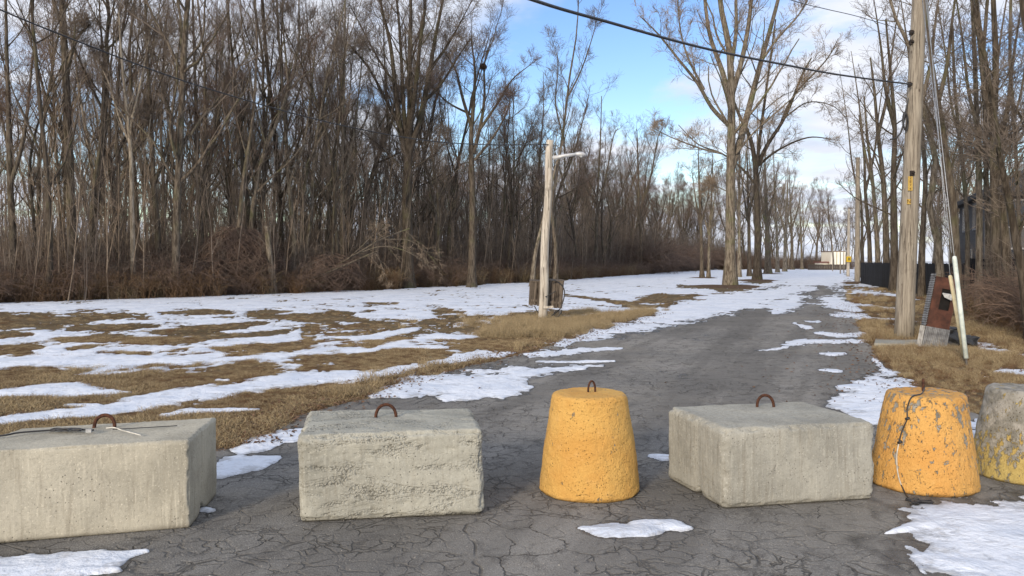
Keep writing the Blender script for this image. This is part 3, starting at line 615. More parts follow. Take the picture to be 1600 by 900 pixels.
def pole_tag(x0, y0, x1, y1, chars, rows):
    a, b = on_pole(x0, y0, .012), on_pole(x1, y1, .012); c_ = (a + b) / 2; c_[1] = min(a[1], b[1]) - .004
    p = MB().box(rel(upo, [c_])[0], (abs(b[0] - a[0]), .006, abs(a[2] - b[2]))).obj('tag', m_tag, upo)
    h_ = abs(a[2] - b[2]) / rows
    for i, ch in enumerate(chars):
        cu = bpy.data.curves.new('digit', 'FONT'); cu.body = ch; cu.size = h_ * 1.05; cu.align_x = 'CENTER'; cu.align_y = 'CENTER'; cu.extrude = .001
        tmp = bpy.data.objects.new('tmp', cu); C.objects.link(tmp); dg = bpy.context.evaluated_depsgraph_get(); me = bpy.data.meshes.new_from_object(tmp.evaluated_get(dg)); bpy.data.objects.remove(tmp)
        o = link('digit', me, m_ink, p); me.materials.clear(); me.materials.append(m_ink); lc = rel(upo, [c_])[0]
        o.location = (lc[0], lc[1] - .005, lc[2] + h_ * (rows / 2 - i - .5)); o.rotation_euler = (math.pi / 2, 0, 0)
pole_tag(1418.5, 277, 1425.5, 299, '2874', 4); pole_tag(1417, 312, 1423, 320, 'N', 1)
mhw = mat_plain('dark_hardware', (.05, .04, .035), rough=.7, metal=.4)
for px, py in ((1437 - 9, 52), (1437 - 9, 67), (1425, 133), (1425, 272)):
    q0 = on_pole(px, py, .02); MB().box(rel(upo, [q0])[0], (.07, .06, .10)).tube([tuple(np.array(rel(upo, [q0])[0]) + [0, -.09, 0]), tuple(np.array(rel(upo, [q0])[0]) + [0, .02, 0])], .02, 8).obj('bracket', mhw, upo)
t = thing('cable_coil', P(1411, 188, UY), 'black cable coil and drooping tail on the left side of the tagged pole', 'cable')
kk = MB()
for i in range(4): kk.tube(rel(t, [P(1414 + 3.5 * math.cos(a) + i * .5, 188 + 13 * math.sin(a) + i, UY - .05 - .02 * i) for a in np.linspace(0, 6.28, 20)]), .014, 5)
kk.obj('coil', m_black, t, True)
MB().tube(rel(t, bez([P(x, y, UY - .03) for x, y in ((1425, 140), (1417, 165), (1410, 200), (1402, 214), (1391, 218))], 24)), .018, 6).obj('cable', m_black, t, True)

def wire(name, label, pts, r, cat='cable', m=None):
    pts = bez(pts, 48); o0 = pts[0]; t = MB().tube(pts - o0, r, 6).obj(name, m or m_black, None, True, tuple(o0)); return tag(t, label, cat)
wire('overhead_cable', 'thick black cable hanging from the tagged utility pole across the sky', [P(x, y, Y) for x, y, Y in ((300, -330, 3.6), (600, -90, 5.2), (836, 1, 7.4), (954, 35.5, 8.7), (1063, 66, 10.1), (1137, 83.5, 11.1), (1225, 101, 12.5), (1312, 117, 14.3), (1424, 132, UY - .2))], .0165)
wire('overhead_cable', 'thin cable crossing the top left of the wood to the lamp pole', [P(x, y, Y) for x, y, Y in ((-120, -45, 11), (0, 15, 12), (133, 69, 13.3), (229, 106, 14.4), (320, 137, 15.5), (457, 177, 17), (563, 202, 18.3), (670, 220, 19.6), (760, 226, 20.8), (857, 226, LY - .1))], .013)
wire('overhead_cable', 'thin cable high at the top right leading to the tagged pole', [P(x, y, Y) for x, y, Y in ((1100, -48, 9), (1236, 0, 11), (1290, 14, 12.5), (1345, 27, 14), (1429, 52, UY - .15))], .006)
# guy wires and their guards
m_gy = mat_plain('cream_guard_plastic', (.68, .60, .38), (.55, .46, .27), 9, .6); m_gg = mat_plain('pale_green_guard_plastic', (.66, .72, .67), (.48, .55, .51), 9, .6)
def guy(label, tx, ty, gx0, gy0, bx, by, r, m, dY):
    base = G(bx, by + 6); t = thing('guy_wire', base, label, 'guy wire', 'guy wires staying the tagged pole')
    b = base.copy(); Yb = base[1]; g1 = P(gx0, gy0, Yb + dY * .25); tpp = P(tx, ty, UY)
    MB().tube(rel(t, [g1, g1 * .5 + tpp * .5, tpp]), .007, 6).obj('wire', m_wire, t, True)
    if m:
        e = g1 + (b - g1) * .93; MB().tube(rel(t, [g1 + (e - g1) * s_ for s_ in (0, .01, .03, .5, 1)]), [r * .5, r * .9, r, r, r], 12).obj('guard', m, t, True)
        MB().tube(rel(t, [e, b - [0, 0, .05]]), .016, 8).obj('anchor_rod', mat_plain('dark_anchor', (.12, .11, .1)), t)
guy('stay wire in the shorter cream guard tube by the rusty cabinet', 1440, -110, 1484.5, 430, 1508, 560, .030, m_gy, .6)
guy('stay wire in the longer pale green guard tube by the rusty cabinet', 1440, -60, 1491, 400, 1511, 566, .034, m_gg, .6)
guy('bare stay wire running behind the two guard tubes', 1439, -20, 1487, 395, 1508, 556, .03, None, .5)

# rusted cabinet leaning by the pole
cb0 = G(1455, 543); CY = float(cb0[1]); sc_ = CY / FPX
t = thing('rusty_cabinet', cb0, 'tilted rust red metal cabinet with a ribbed grey skirt beside the big pole', 'metal cabinet'); t.rotation_euler = (0, R(10), R(-5))
W_, H_, D_ = .42, 1.34, .20
fr = MB(); z0 = .38; hx0, hx1, hz0, hz1 = -.06, .13, .74, 1.14   # front sheet with a ragged opening upper right
for (xa, xb, za, zb) in ((-W_ / 2, hx0, z0, H_), (hx1, W_ / 2, z0, H_), (hx0, hx1, z0, hz0), (hx0, hx1, hz1, H_)):
    fr.box(((xa + xb) / 2, -D_ / 2, (za + zb) / 2), (xb - xa, .012, zb - za))
fr.obj('front_panel', m_rust, t)
MB().box((W_ / 2 - .006, 0, .87), (.012, D_ - .02, .98)).box((0, D_ / 2, .87), (W_, .012, .98)).obj('shell', m_rust, t)
MB().box((0, 0, H_ + .004), (W_ + .02, D_ + .02, .015), Matrix.Rotation(.0, 3, 'X')).obj('lid', m_rust, t)
MB().box((.02, .03, .8), (.30, .2, .7)).obj('interior_shade', mat_plain('shade_black_interior', (.012, .01, .009)), t)  # black box behind the opening, painting the darkness inside the cabinet
MB().hexa([(-.03, -.19, .98), (.11, -.18, .94), (.11, -.16, .95), (-.02, -.16, .99), (-.09, -.21, 1.05), (.12, -.20, 1.05), (.12, -.17, 1.06), (-.06, -.17, 1.06)]).obj('bent_flap', mat_plain('dented_white_sheet', (.62, .63, .62), rough=.4), t)
m_cor = mat_plain('ribbed_galvanised_sheet', (.27, .275, .28), (.13, .13, .135), 9, .55, .4, .4)
def ribbed(w_, h_, k, amp=.008, horiz=False):
    V = []; nn_ = k * 4
    for i in range(nn_ + 1):
        s_ = i / nn_; o_ = amp * math.sin(s_ * k * 2 * math.pi)
        for e in (0, 1):
            for q_ in (0, 1): V.append((s_ * w_, o_ + .006 * q_, e * h_) if not horiz else (e * w_, o_ + .006 * q_, s_ * h_))
    F = []
    for i in range(nn_):
        a = i * 4; F += [(a, a + 4, a + 6, a + 2), (a + 1, a + 3, a + 7, a + 5), (a, a + 1, a + 5, a + 4), (a + 2, a + 6, a + 7, a + 3)]
    return V, F
V, F = ribbed(W_ + .03, .42, 14); sk = MB().add(V, F).obj('ribbed_skirt', m_cor, t); sk.location = (-W_ / 2 - .015, -D_ / 2 - .02, -.03)
V, F = ribbed(D_, 1.0, 22, .009, True); sk = MB().add(V, F).obj('ribbed_side', m_cor, t); sk.location = (-W_ / 2 - .012, -D_ / 2, .40); sk.rotation_euler = (0, 0, math.pi / 2)
V, F = ribbed(D_, .42, 14); sk = MB().add(V, F).obj('ribbed_skirt', m_cor, t); sk.location = (-W_ / 2 - .016, -D_ / 2, -.03); sk.rotation_euler = (0, 0, math.pi / 2)
# black sheeting heap
def lump(c, r, seed, m, name, parent):
    V = []; F = []; a_, b_ = 22, 12
    for i in range(b_ + 1):
        ph = math.pi * i / b_
        for j in range(a_):
            th = 2 * math.pi * j / a_; dx = np.array([math.sin(ph) * math.cos(th), math.sin(ph) * math.sin(th), math.cos(ph)])
            k_ = 1 + .35 * float(fbm(dx[0] * 2 + seed, dx[1] * 2, dx[2] * 2, o=4, g=.7)); sq = np.sign(dx) * np.abs(dx) ** .7; V.append(np.array(c) + sq * r * k_)
    F = [(i * a_ + j, (i + 1) * a_ + j, (i + 1) * a_ + (j + 1) % a_, i * a_ + (j + 1) % a_) for i in range(b_) for j in range(a_)]
    return MB().add(V, F).obj(name, m, parent, False)
g0 = G(1502, 545); t = thing('black_sheeting', g0, 'crumpled black plastic sheeting dumped right of the rusty cabinet', 'plastic sheeting')
m_bp = mat_plain('black_plastic', (.014, .014, .015), (.03, .03, .03), 12, .35, .5)
lump((-.12, .4, .16), (.3, .25, .2), 3, m_bp, 'fold', t); lump((.25, .35, .1), (.24, .2, .13), 8, m_bp, 'fold', t)
lump((.02, .42, .30), (.2, .18, .09), 5, m_bp, 'fold', t)
# concrete slab by the pole
a, b, c_, d_ = G(1366, 541), G(1452, 543), G(1446, 535), G(1368, 533.5)
o0 = (a + b) / 2; o_slab = o0.copy(); slab = MB().hexa([tuple(p - o0 + [0, 0, z]) for z in (0.0, .055) for p in (a, b, c_, d_)]).obj('paving_slab', mc3, None, False, tuple(o0 + [0, 0, .004])); tag(slab, 'old concrete slab set in the verge in front of the big pole', 'slab')

# more poles down the road
p2, _ = utility_pole('utility_pole', G(1339.5, 441), 1340.5, 246, 1, .21, .15, 'bare grey pole right of the road, next beyond the tagged one', m_polew, 14)
p3b = G(1325, 432); p3, _ = utility_pole('utility_pole', p3b, 1326.5, 326, 1, .17, .12, 'distant pale pole carrying a small yellow box', m_poleg, 12)
yb = P(1326, 405, p3b[1] - .25); MB().box(rel(p3, [yb])[0], (.45, .22, .6)).obj('meter_box', mat_plain('yellow_box_paint', (.75, .5, .03)), p3)
MB().box(rel(p3, [yb + [0, -.13, .02]])[0], (.26, .03, .3)).obj('glass', mat_plain('dark_box_window', (.25, .2, .05)), p3)
for px, by, ty, lb in ((1313, 428, 378, 'short pale post left of the yellow box pole'), (1318.5, 427, 382, 'second short pale post left of the yellow box pole'), (1301, 424, 382, 'thin post in front of the white far building')):
    utility_pole('post', G(px, by), px, ty, 1, .08, .06, lb, m_polew, 8)[0]['category'] = 'post'

# ------------------------------------------------------------------ buildings
m_wht = mat_plain('cream_render', (.88, .84, .72), (.82, .78, .66), 1); m_dkf = mat_plain('dark_fence_board', (.075, .06, .05), (.045, .037, .03), 3)
m_roof = mat_plain('dark_shingles', (.05, .048, .05), (.03, .03, .03), 6); m_gl = mat_plain('dark_window_glass', (.03, .035, .045), rough=.15, spec=.6)
BY = 152.0; A_, B_ = P(1299, 416, BY), P(1321, 393.5, BY)
t = thing('white_building', (A_[0], BY, 0), 'bright cream flat roofed building far off at the end of the road', 'building')
Wb, Hb = B_[0] - A_[0], B_[2]; MB().box((Wb / 2, 2.5, Hb / 2), (Wb, 5, Hb)).obj('wall', m_wht, t)
MB().box((Wb / 2, 2.6, Hb + .08), (Wb + .1, 5.2, .16)).obj('roof', mat_plain('brown_roof_edge', (.16, .1, .07)), t)
for i in range(4): MB().box((Wb * (i + .5) / 4, -.03, Hb * .55), (.12, .1, Hb * .9)).obj('pilaster', mat_plain('tan_strip', (.45, .38, .28)), t)
MB().box((-1.1, 2.2, Hb * .42), (1.9, 3, .25)).obj('porch_roof', mat_plain('red_brown_roof', (.2, .08, .06)), t); MB().box((-1.0, 2.4, Hb * .2), (1.6, 2.4, Hb * .38)).obj('annex', m_wht, t)
def board_fence(label, A_, B_, h, m, bw=.15, maxn=290, name='board_fence'):
    A_, B_ = np.array(A_), np.array(B_); Lf = np.linalg.norm(B_ - A_); k = min(maxn, int(Lf / bw)); bw = Lf / k; a_ = math.atan2(B_[1] - A_[1], B_[0] - A_[0])
    t = thing(name, A_, label, 'fence', None, a_); me = MB().box((0, 0, h / 2), (bw * .93, .022, h)).mesh('board')
    for i in range(k):
        o = link('board', me, m, t); o.location = (bw * (i + .5), rnd.uniform(-.004, .004), rnd.uniform(-.03, .02)); o.rotation_euler = (0, rnd.uniform(-.008, .008), 0)
    MB().box((Lf / 2, .04, h * .25), (Lf, .05, .09)).obj('rail', m, t); MB().box((Lf / 2, .04, h * .8), (Lf, .05, .09)).obj('rail', m, t); return t
board_fence('low dark board fence below the far cream building', (*P(1262, 420, 146)[:2], 0), (*P(1322, 420, 146)[:2], 0), 1.05, m_dkf, .3)
m_bkf = mat_plain('black_fence_screen', (.006, .006, .008), (.012, .012, .014), 3, .8)
fa, fb = (*P(1345, 430, 58)[:2], 0), (*P(1512, 440, 30.5)[:2], 0)
board_fence('long black board fence behind the trees right of the road', fa, fb, 1.55, m_bkf, .16, 290)
board_fence('black board fence continuing past the right picture edge', fb, (19.5, 24.5, 0), 1.75, m_bkf, .16)
def house(label, x, y, wd, dp, h, rh, rz, m, wins, name='house'):
    t = thing(name, (x, y, 0), label, 'house', None, rz); MB().box((0, 0, h / 2), (wd, dp, h)).obj('wall', m, t)
    e = .4; V = [(-wd / 2 - e, -dp / 2 - e, h), (wd / 2 + e, -dp / 2 - e, h), (wd / 2 + e, dp / 2 + e, h), (-wd / 2 - e, dp / 2 + e, h), (-wd / 2 + dp * .4, 0, h + rh), (wd / 2 - dp * .4, 0, h + rh)]
    V += [(a_, b_, c_ - .22) for a_, b_, c_ in V[:4]]
    r = MB().add(V, [(0, 1, 5, 4), (2, 3, 4, 5), (1, 2, 5), (3, 0, 4), (6, 7, 1, 0), (7, 8, 2, 1), (8, 9, 3, 2), (9, 6, 0, 3), (6, 9, 8, 7)]).obj('roof', m_roof, t); MB().box((wd * .2, dp * .1, h + rh), (.7, .7, 1.4)).obj('chimney', m_dkf, r)
    for (u, z, w_, hh_, side) in wins:
        M_ = Matrix.Rotation(0 if side == 'F' else -math.pi / 2, 3, 'Z'); off = (u, -dp / 2 - .02, z) if side == 'F' else (-wd / 2 - .02, u, z)
        f_ = MB().box(off, (w_ + .16, .08, hh_ + .16), M_).obj('window', m_wht if side == 'F' and False else m_trim, t); off2 = (off[0], off[1] - .04, off[2]) if side == 'F' else (off[0] - .04, off[1], off[2])
        MB().box(off2, (w_, .03, hh_), M_).obj('pane', m_gl, f_)
    return t
m_trim = mat_plain('grey_window_trim', (.35, .35, .36)); m_hg = mat_plain('grey_siding', (.10, .098, .10), (.075, .075, .08), 2, stretch=(.1, .1, 12)); m_hb = mat_plain('tan_siding', (.13, .10, .07), (.09, .07, .05), 2, stretch=(.1, .1, 12))
hp = P(1640, 408, 37)
house('dark roofed grey two storey house behind the trees at the right edge', hp[0] + 2.7, 40, 8.2, 8, 4.9, 1.9, R(-22), m_hg, [(-2.9, 3.9, .9, 1.2, 'F'), (-1, 3.9, .9, 1.2, 'F'), (-2.6, 1.5, 1.1, 1.4, 'F'), (-1.5, 3.9, 1, 1.2, 'L'), (1.8, 3.9, 1, 1.2, 'L'), (0, 1.5, 1.2, 1.4, 'L')])
hp = P(1490, 408, 55)
house('tan two storey house half hidden behind the trees right of the big pole', hp[0] + 8.2, 58, 9, 8, 4.3, 1.3, R(-22), m_hb, [(u, z, .9, 1.3, 'F') for u in (-3, -1.2, .8, 2.8) for z in (1.7, 4)] + [(u, 4, .9, 1.2, 'L') for u in (-2, 1)])

# ------------------------------------------------------------------ trees
def norm(v): return v / np.maximum(np.linalg.norm(v, axis=-1, keepdims=True), 1e-9)
def tubes(Pn, Rn, sides):
    """Pn (B,n,3), Rn (B,n) -> verts, quads"""
    B_, n, _ = Pn.shape; T = np.gradient(Pn, axis=1); T = norm(T); mean = norm(Pn[:, -1] - Pn[:, 0])
    ref = np.where(np.abs(mean[:, 2:3]) > .85, np.array([[1., 0, 0]]), np.array([[0, 0, 1.]]))[:, None, :]
    U = norm(np.cross(T, np.broadcast_to(ref, T.shape))); V = np.cross(T, U); a = np.linspace(0, 2 * math.pi, sides, endpoint=False)
    X = Pn[:, :, None, :] + Rn[:, :, None, None] * (np.cos(a)[None, None, :, None] * U[:, :, None, :] + np.sin(a)[None, None, :, None] * V[:, :, None, :])
    id_ = np.arange(B_ * n * sides).reshape(B_, n, sides); i0 = id_[:, :-1]; i1 = id_[:, 1:]
    Q = np.stack([i0, np.roll(i0, -1, 2), np.roll(i1, -1, 2), i1], -1).reshape(-1, 4); return X.reshape(-1, 3), Q
def joinm(parts):
    Vs, Qs, o = [], [], 0
    for V, Q in parts: Vs.append(V); Qs.append(Q + o); o += len(V)
    return np.vstack(Vs), np.vstack(Qs)
def grow(rg, lv0P, lv0R, specs, rmin=.008):
    """lv0P: list of (n,3) arrays; specs: child levels. returns list per level of (P,R)"""
    cur = [(np.asarray(p)[None], np.asarray(r)[None]) for p, r in zip(lv0P, lv0R)]; out = [cur]
    for sp in specs:
        nxt = []
        for Pp, Rp in cur:
            B_, n, _ = Pp.shape; Lp = np.linalg.norm(np.diff(Pp, axis=1), axis=2).sum(1); k = sp['k'] if isinstance(sp['k'], int) else max(1, int(sp['k'][0] * Lp.mean() ** sp['k'][1]))
            t = np.sort(rg.uniform(sp.get('t0', .2), sp.get('t1', 1.0), (B_, k)), axis=1); fi = t * (n - 1); i = np.clip(fi.astype(int), 0, n - 2); fr_ = (fi - i)[..., None]
            b = np.arange(B_)[:, None]; p0 = Pp[b, i] * (1 - fr_) + Pp[b, i + 1] * fr_; tg = norm(Pp[b, i + 1] - Pp[b, i]); r0 = Rp[b, i] * (1 - fr_[..., 0]) + Rp[b, i + 1] * fr_[..., 0]
            ph = rg.uniform(0, 2 * math.pi, (B_, k)) if not sp.get('spiral') else (np.arange(k)[None] * 2.4 + rg.uniform(0, 6.28, (B_, 1)) + rg.normal(0, .3, (B_, k)))
            ref = np.where(np.abs(tg[..., 2:3]) > .9, np.array([1., 0, 0]), np.array([0, 0, 1.])); U = norm(np.cross(tg, ref)); V = np.cross(tg, U)
            an = np.radians(rg.uniform(*sp['ang'], (B_, k)))[..., None]; d = tg * np.cos(an) + (U * np.cos(ph)[..., None] + V * np.sin(ph)[..., None]) * np.sin(an)
            ln = Lp[:, None] * sp['len'] * (1 - sp.get('tl', .55) * t) * rg.uniform(.6, 1.25, (B_, k)); ln = np.maximum(ln, sp.get('lmin', .2))
            rr0 = np.maximum(np.minimum(r0 * sp.get('rr', .55), ln * sp.get('thin', .022)), rmin); m = sp['n']
            pos = p0.reshape(-1, 3); d = d.reshape(-1, 3); ln = ln.reshape(-1); rr0 = rr0.reshape(-1); pts = [pos]
            for s_ in range(m):
                d = norm(d + rg.normal(0, sp.get('w', .12), d.shape) + np.array([0, 0, sp.get('up', .1)])); pos = pos + d * (ln / m)[:, None]; pts.append(pos)
            nxt.append((np.stack(pts, 1), np.maximum(rr0[:, None] * np.linspace(1, .35, m + 1)[None], rmin * .8)))
        cur = [(np.vstack([q_[0] for q_ in nxt]), np.vstack([q_[1] for q_ in nxt]))]; out.append(cur)
    return out
def tree_meshes(levels, sides=(12, 6, 4, 3, 3, 3), split=2):
    tr, cr = [], []
    for i, lv in enumerate(levels):
        for Pp, Rp in lv: (tr if i < split else cr).append(tubes(Pp, Rp, sides[i]))
    a = joinm(tr); b = joinm(cr); return mesh('trunk', *a), mesh('crown', *b)
def flare(n, r0, r1, H, fl=.5, pw=.8):
    t = np.linspace(0, 1, n); return r0 * (1 - t) ** pw + r1 + r0 * fl * np.exp(-t * H / .5)
def stem(rg, H, n=16, w=.02, lean=(0, 0)):
    d = norm(np.array([lean[0], lean[1], 1.])); p = np.zeros(3); pts = [p - [0, 0, .1]]
    for i in range(n - 1): d = norm(d + np.append(rg.normal(0, w, 2), .02)); p = p + d * H / (n - 1); pts.append(p)
    return np.array(pts)
SL = [dict(k=13, t0=.22, t1=.98, ang=(20, 58), len=.30, tl=.62, n=8, w=.12, up=.09, spiral=1, rr=.55, thin=.016), dict(k=6, t0=.2, ang=(22, 45), len=.52, tl=.5, n=6, w=.13, up=.09, thin=.010), dict(k=4, t0=.2, ang=(22, 48), len=.55, tl=.4, n=5, w=.14, up=.07, thin=.008, lmin=.5), dict(k=2, t0=.2, ang=(20, 45), len=.6, tl=.3, n=4, w=.16, up=.05, thin=.009, lmin=.4)]
def proto(seed, H, r, kind='slim'):
    rg = np.random.default_rng(seed); st_ = [stem(rg, H, 18, .055, (rg.normal(0, .05), rg.normal(0, .05)))]; r *= .84; rad = [flare(18, r, .015, H)]
    if kind == 'fork':
        k = 9 + seed % 3; b = st_[0][k]; d = norm(np.array([rg.choice([-1, 1]) * rg.uniform(.2, .35), rg.normal(0, .2), 1])); q_ = [b]
        for i in range(10): d = norm(d + np.append(rg.normal(0, .05, 2), .06)); q_.append(q_[-1] + d * H * .05)
        st_.append(np.array(q_)); rad.append(np.linspace(rad[0][k] * .75, .015, 11))
        k = 7; b = st_[0][k]; d = norm(np.array([rg.uniform(-.3, .3), rg.choice([-1, 1]) * .3, 1])); q_ = [b]
        for i in range(10): d = norm(d + np.append(rg.normal(0, .05, 2), .06)); q_.append(q_[-1] + d * H * .05)
        st_.append(np.array(q_)); rad.append(np.linspace(rad[0][k] * .6, .015, 11))
    return tree_meshes(grow(rg, st_, rad, SL, .0065))
protos = []
for s_, H, r, kd, mb_, mt_ in ((1, 19, .15, 'slim', m_bark, m_twig), (2, 21, .19, 'fork', m_bark, m_twig), (3, 17, .12, 'slim', m_bark, m_twig2), (4, 20, .16, 'fork', m_barkl, m_twig), (5, 18, .13, 'slim', m_barkl, m_twig3),
                              (6, 20, .21, 'fork', m_bark, m_twig2), (7, 15, .09, 'slim', m_bark, m_twig)):
    a, b = proto(s_, H, r, kd); a.materials.append(mb_); b.materials.append(mt_); protos.append((a, b))
def place(pr, x, y, rz, sc, label, group, name='bare_tree', cat='tree', lean=0):
    t = thing(name, (x, y, 0), label, cat, group, rz); t.scale = (sc * rnd.uniform(.92, 1.1), sc * rnd.uniform(.92, 1.1), sc); t.rotation_euler = (lean * math.cos(rz), lean, rz)
    a = link('trunk', pr[0], None, t); b = link('crown', pr[1], None, t); return t
edge = [(-34, 4), (-27, 17), (-19.7, 30.3), (-13.2, 37.5), (-7.5, 45.5), (1.5, 62), (16.4, 98), (24, 121), (31, 140), (66, 222)]
def edge_x(y): return np.interp(y, [e[1] for e in edge], [e[0] for e in edge])
def zone_of(x, y):
    q_ = 800 + FPX * x / y
    return 'left of the pale barked tree' if q_ < 200 else 'between the pale barked tree and the broken stub' if q_ < 428 else 'between the broken stub and the tallest crown' if q_ < 637 else 'between the tallest crown and the lamp pole' if q_ < 850 else 'right of the lamp pole'
cnt = 0; used_ = []
def far_enough(x, y, dmin):
    return all((x - a) ** 2 + (y - b) ** 2 > dmin * dmin for a, b in used_)
tries = 0
while cnt < 225 and tries < 9000:
    tries += 1; y = rnd.uniform(16, 150) ; dpt = rnd.random() ** 1.15 * (20 + y * .14) ; x = float(edge_x(y)) - .9 - dpt * 1.1
    if abs(x / y) > .69 or not far_enough(x, y, 1.15 + y * .006): continue
    if rnd.random() > .35 + 25 / y: continue
    used_.append((x, y)); k = rnd.choice([0, 1, 2, 2, 3, 4, 5, 6, 6, 0]); front = dpt < 3.5
    place(protos[k], x, y, rnd.uniform(0, 6.28), rnd.uniform(.82, 1.12) * float(np.interp(y, [50, 78], [1, .82])), ('bare tree fronting the wood, ' if front else 'bare tree deeper in the wood, ') + zone_of(x, y), ('front trees of the wood, ' if front else 'inner trees of the wood, ') + zone_of(x, y), lean=rnd.gauss(0, .05)); cnt += 1
# the deeper wood reads as one mass
def points_obj(name, pts, rot, scl, srcs, label=None, kind='stuff'):
    me = bpy.data.meshes.new(name); me.vertices.add(len(pts)); me.vertices.foreach_set('co', np.asarray(pts, np.float32).ravel())
    for nm, arr in (('rz', rot), ('sc', scl)):
        at = me.attributes.new(nm, 'FLOAT', 'POINT'); at.data.foreach_set('value', np.asarray(arr, np.float32))
    me.update(); o = link(name, me); tag(o, label, None, None, kind)
    g = bpy.data.node_groups.new(name + '_scatter', 'GeometryNodeTree'); g.interface.new_socket('Geometry', in_out='INPUT', socket_type='NodeSocketGeometry'); g.interface.new_socket('Geometry', in_out='OUTPUT', socket_type='NodeSocketGeometry')
    n = g.nodes; l = g.links; gi = n.new('NodeGroupInput'); go = n.new('NodeGroupOutput'); ip = n.new('GeometryNodeInstanceOnPoints'); l.new(gi.outputs[0], ip.inputs['Points']); jn = n.new('GeometryNodeJoinGeometry')
    for src in srcs:
        src = src if isinstance(src, (tuple, list)) else (src,); j2 = n.new('GeometryNodeJoinGeometry')
        for so in src:
            oi = n.new('GeometryNodeObjectInfo'); oi.transform_space = 'ORIGINAL'; oi.inputs['Object'].default_value = so; l.new(oi.outputs['Geometry'], j2.inputs[0])
        ti = n.new('GeometryNodeGeometryToInstance'); l.new(j2.outputs[0], ti.inputs[0]); l.new(ti.outputs[0], jn.inputs[0])
    l.new(jn.outputs[0], ip.inputs['Instance']); ip.inputs['Pick Instance'].default_value = True
    rv = n.new('FunctionNodeRandomValue'); rv.data_type = 'INT'; rv.inputs['Min'].default_value = 0; rv.inputs['Max'].default_value = len(srcs) - 1; l.new(rv.outputs[2], ip.inputs['Instance Index'])
    a1 = n.new('GeometryNodeInputNamedAttribute'); a1.data_type = 'FLOAT'; a1.inputs['Name'].default_value = 'rz'; a2 = n.new('GeometryNodeInputNamedAttribute'); a2.data_type = 'FLOAT'; a2.inputs['Name'].default_value = 'sc'
    cx = n.new('ShaderNodeCombineXYZ'); l.new(a1.outputs[0], cx.inputs[2]); l.new(cx.outputs[0], ip.inputs['Rotation']); l.new(a2.outputs[0], ip.inputs['Scale']); l.new(ip.outputs[0], go.inputs[0])
    md = o.modifiers.new('scatter', 'NODES'); md.node_group = g; return o
edge_deep = 1
src_by = {}
for o in list(C.objects):
    if o.name.startswith('bare_tree') and o.type == 'EMPTY':
        ch = sorted(o.children, key=lambda c: c.name); tr_ = [c for c in ch if c.name.startswith('trunk')][0]; cr_ = [c for c in ch if c.name.startswith('crown')][0]
        src_by.setdefault(tr_.data.name, (tr_, cr_))
srcs = list(src_by.values())
rg = np.random.default_rng(5); pts = []
while len(pts) < 250:
    y = rg.uniform(14, 225); dp_ = 9 + rg.uniform(0, 1) ** 1.1 * (38 + y * .25); x = float(edge_x(y)) - dp_
    if abs(x / y) < .74: pts.append((x, y, 0))
for y in rg.uniform(150, 260, 150):   # the wood closing the view beyond the road's end
    x = rg.uniform(20, 62 + (y - 150) * .2) if rg.random() < .7 else rg.uniform(82, 150)
    pts.append((x, y, 0))
for _ in range(30):
    y = rg.uniform(70, 140); x = rg.uniform(.46, .66) * y; pts.append((x + 6, y, 0))
points_obj('woods', pts, rg.uniform(0, 6.28, len(pts)), rg.uniform(.75, 1.05, len(pts)), srcs)

# trees traced one by one
def hero(name, label, base, limbs, specs, mb_, mt_, seed, cat='tree', rmin=.01, group=None, depth=.03):
    """limbs: [(pixel polyline, radius at start, at end)], first one starts at the foot"""
    rg = np.random.default_rng(seed); Y = base[1]; st_, rd = [], []; fl_ = True
    for pl, r0, r1, in limbs:
        dy = rg.normal(0, depth) * Y * .0 if fl_ else 0
        k = len(pl); P3 = []; rmin_ = rmin * .7
        drift = 0 if fl_ else rg.normal(0, 1) * .05 * np.linalg.norm(np.array(pl[-1]) - np.array(pl[0])) * Y / FPX * 4
        for j, (a_, b_) in enumerate(pl): P3.append(P(a_, b_, Y + drift * (j / (k - 1))))
        if fl_: P3[0] = np.array([P3[0][0], Y, -.1])
        c_ = bez(P3, 18); t_ = np.linspace(0, 1, len(c_)); rr_ = r0 + (r1 - r0) * t_
        if fl_: zz_ = c_[:, 2]; rr_ = rr_ + r0 * .55 * np.exp(-np.maximum(zz_, 0) / .55)
        st_.append(c_ - base); rd.append(rr_); fl_ = False
    lv = grow(rg, st_, rd, specs, rmin * .7); a_, b_ = tree_meshes(lv, (14, 6, 4, 3, 3, 3), 2); a_.materials.append(mb_); b_.materials.append(mt_)
    t = thing(name, base, label, cat, group); link('trunk', a_, None, t); link('crown', b_, None, t); return t
def HS(k1=9, t0=.3, l1=.3, up=.08, k2=7, k3=5, k4=3, a=(25, 50), tw=.12):
    return [dict(k=k1, t0=t0, ang=a, len=l1, n=9, w=.09, up=up, spiral=1, rr=.45, thin=.014), dict(k=max(3, k2 - 2), t0=.2, ang=(22, 50), len=.52, tl=.5, n=7, w=tw, up=.06, thin=.009), dict(k=max(3, k3 - 1), t0=.2, ang=(22, 50), len=.56, tl=.4, n=5, w=.15, up=.05, thin=.007, lmin=.5), dict(k=k4, t0=.2, ang=(20, 50), len=.6, tl=.3, n=4, w=.16, up=.03, thin=.007, lmin=.4)]
gb = G(1141, 447)
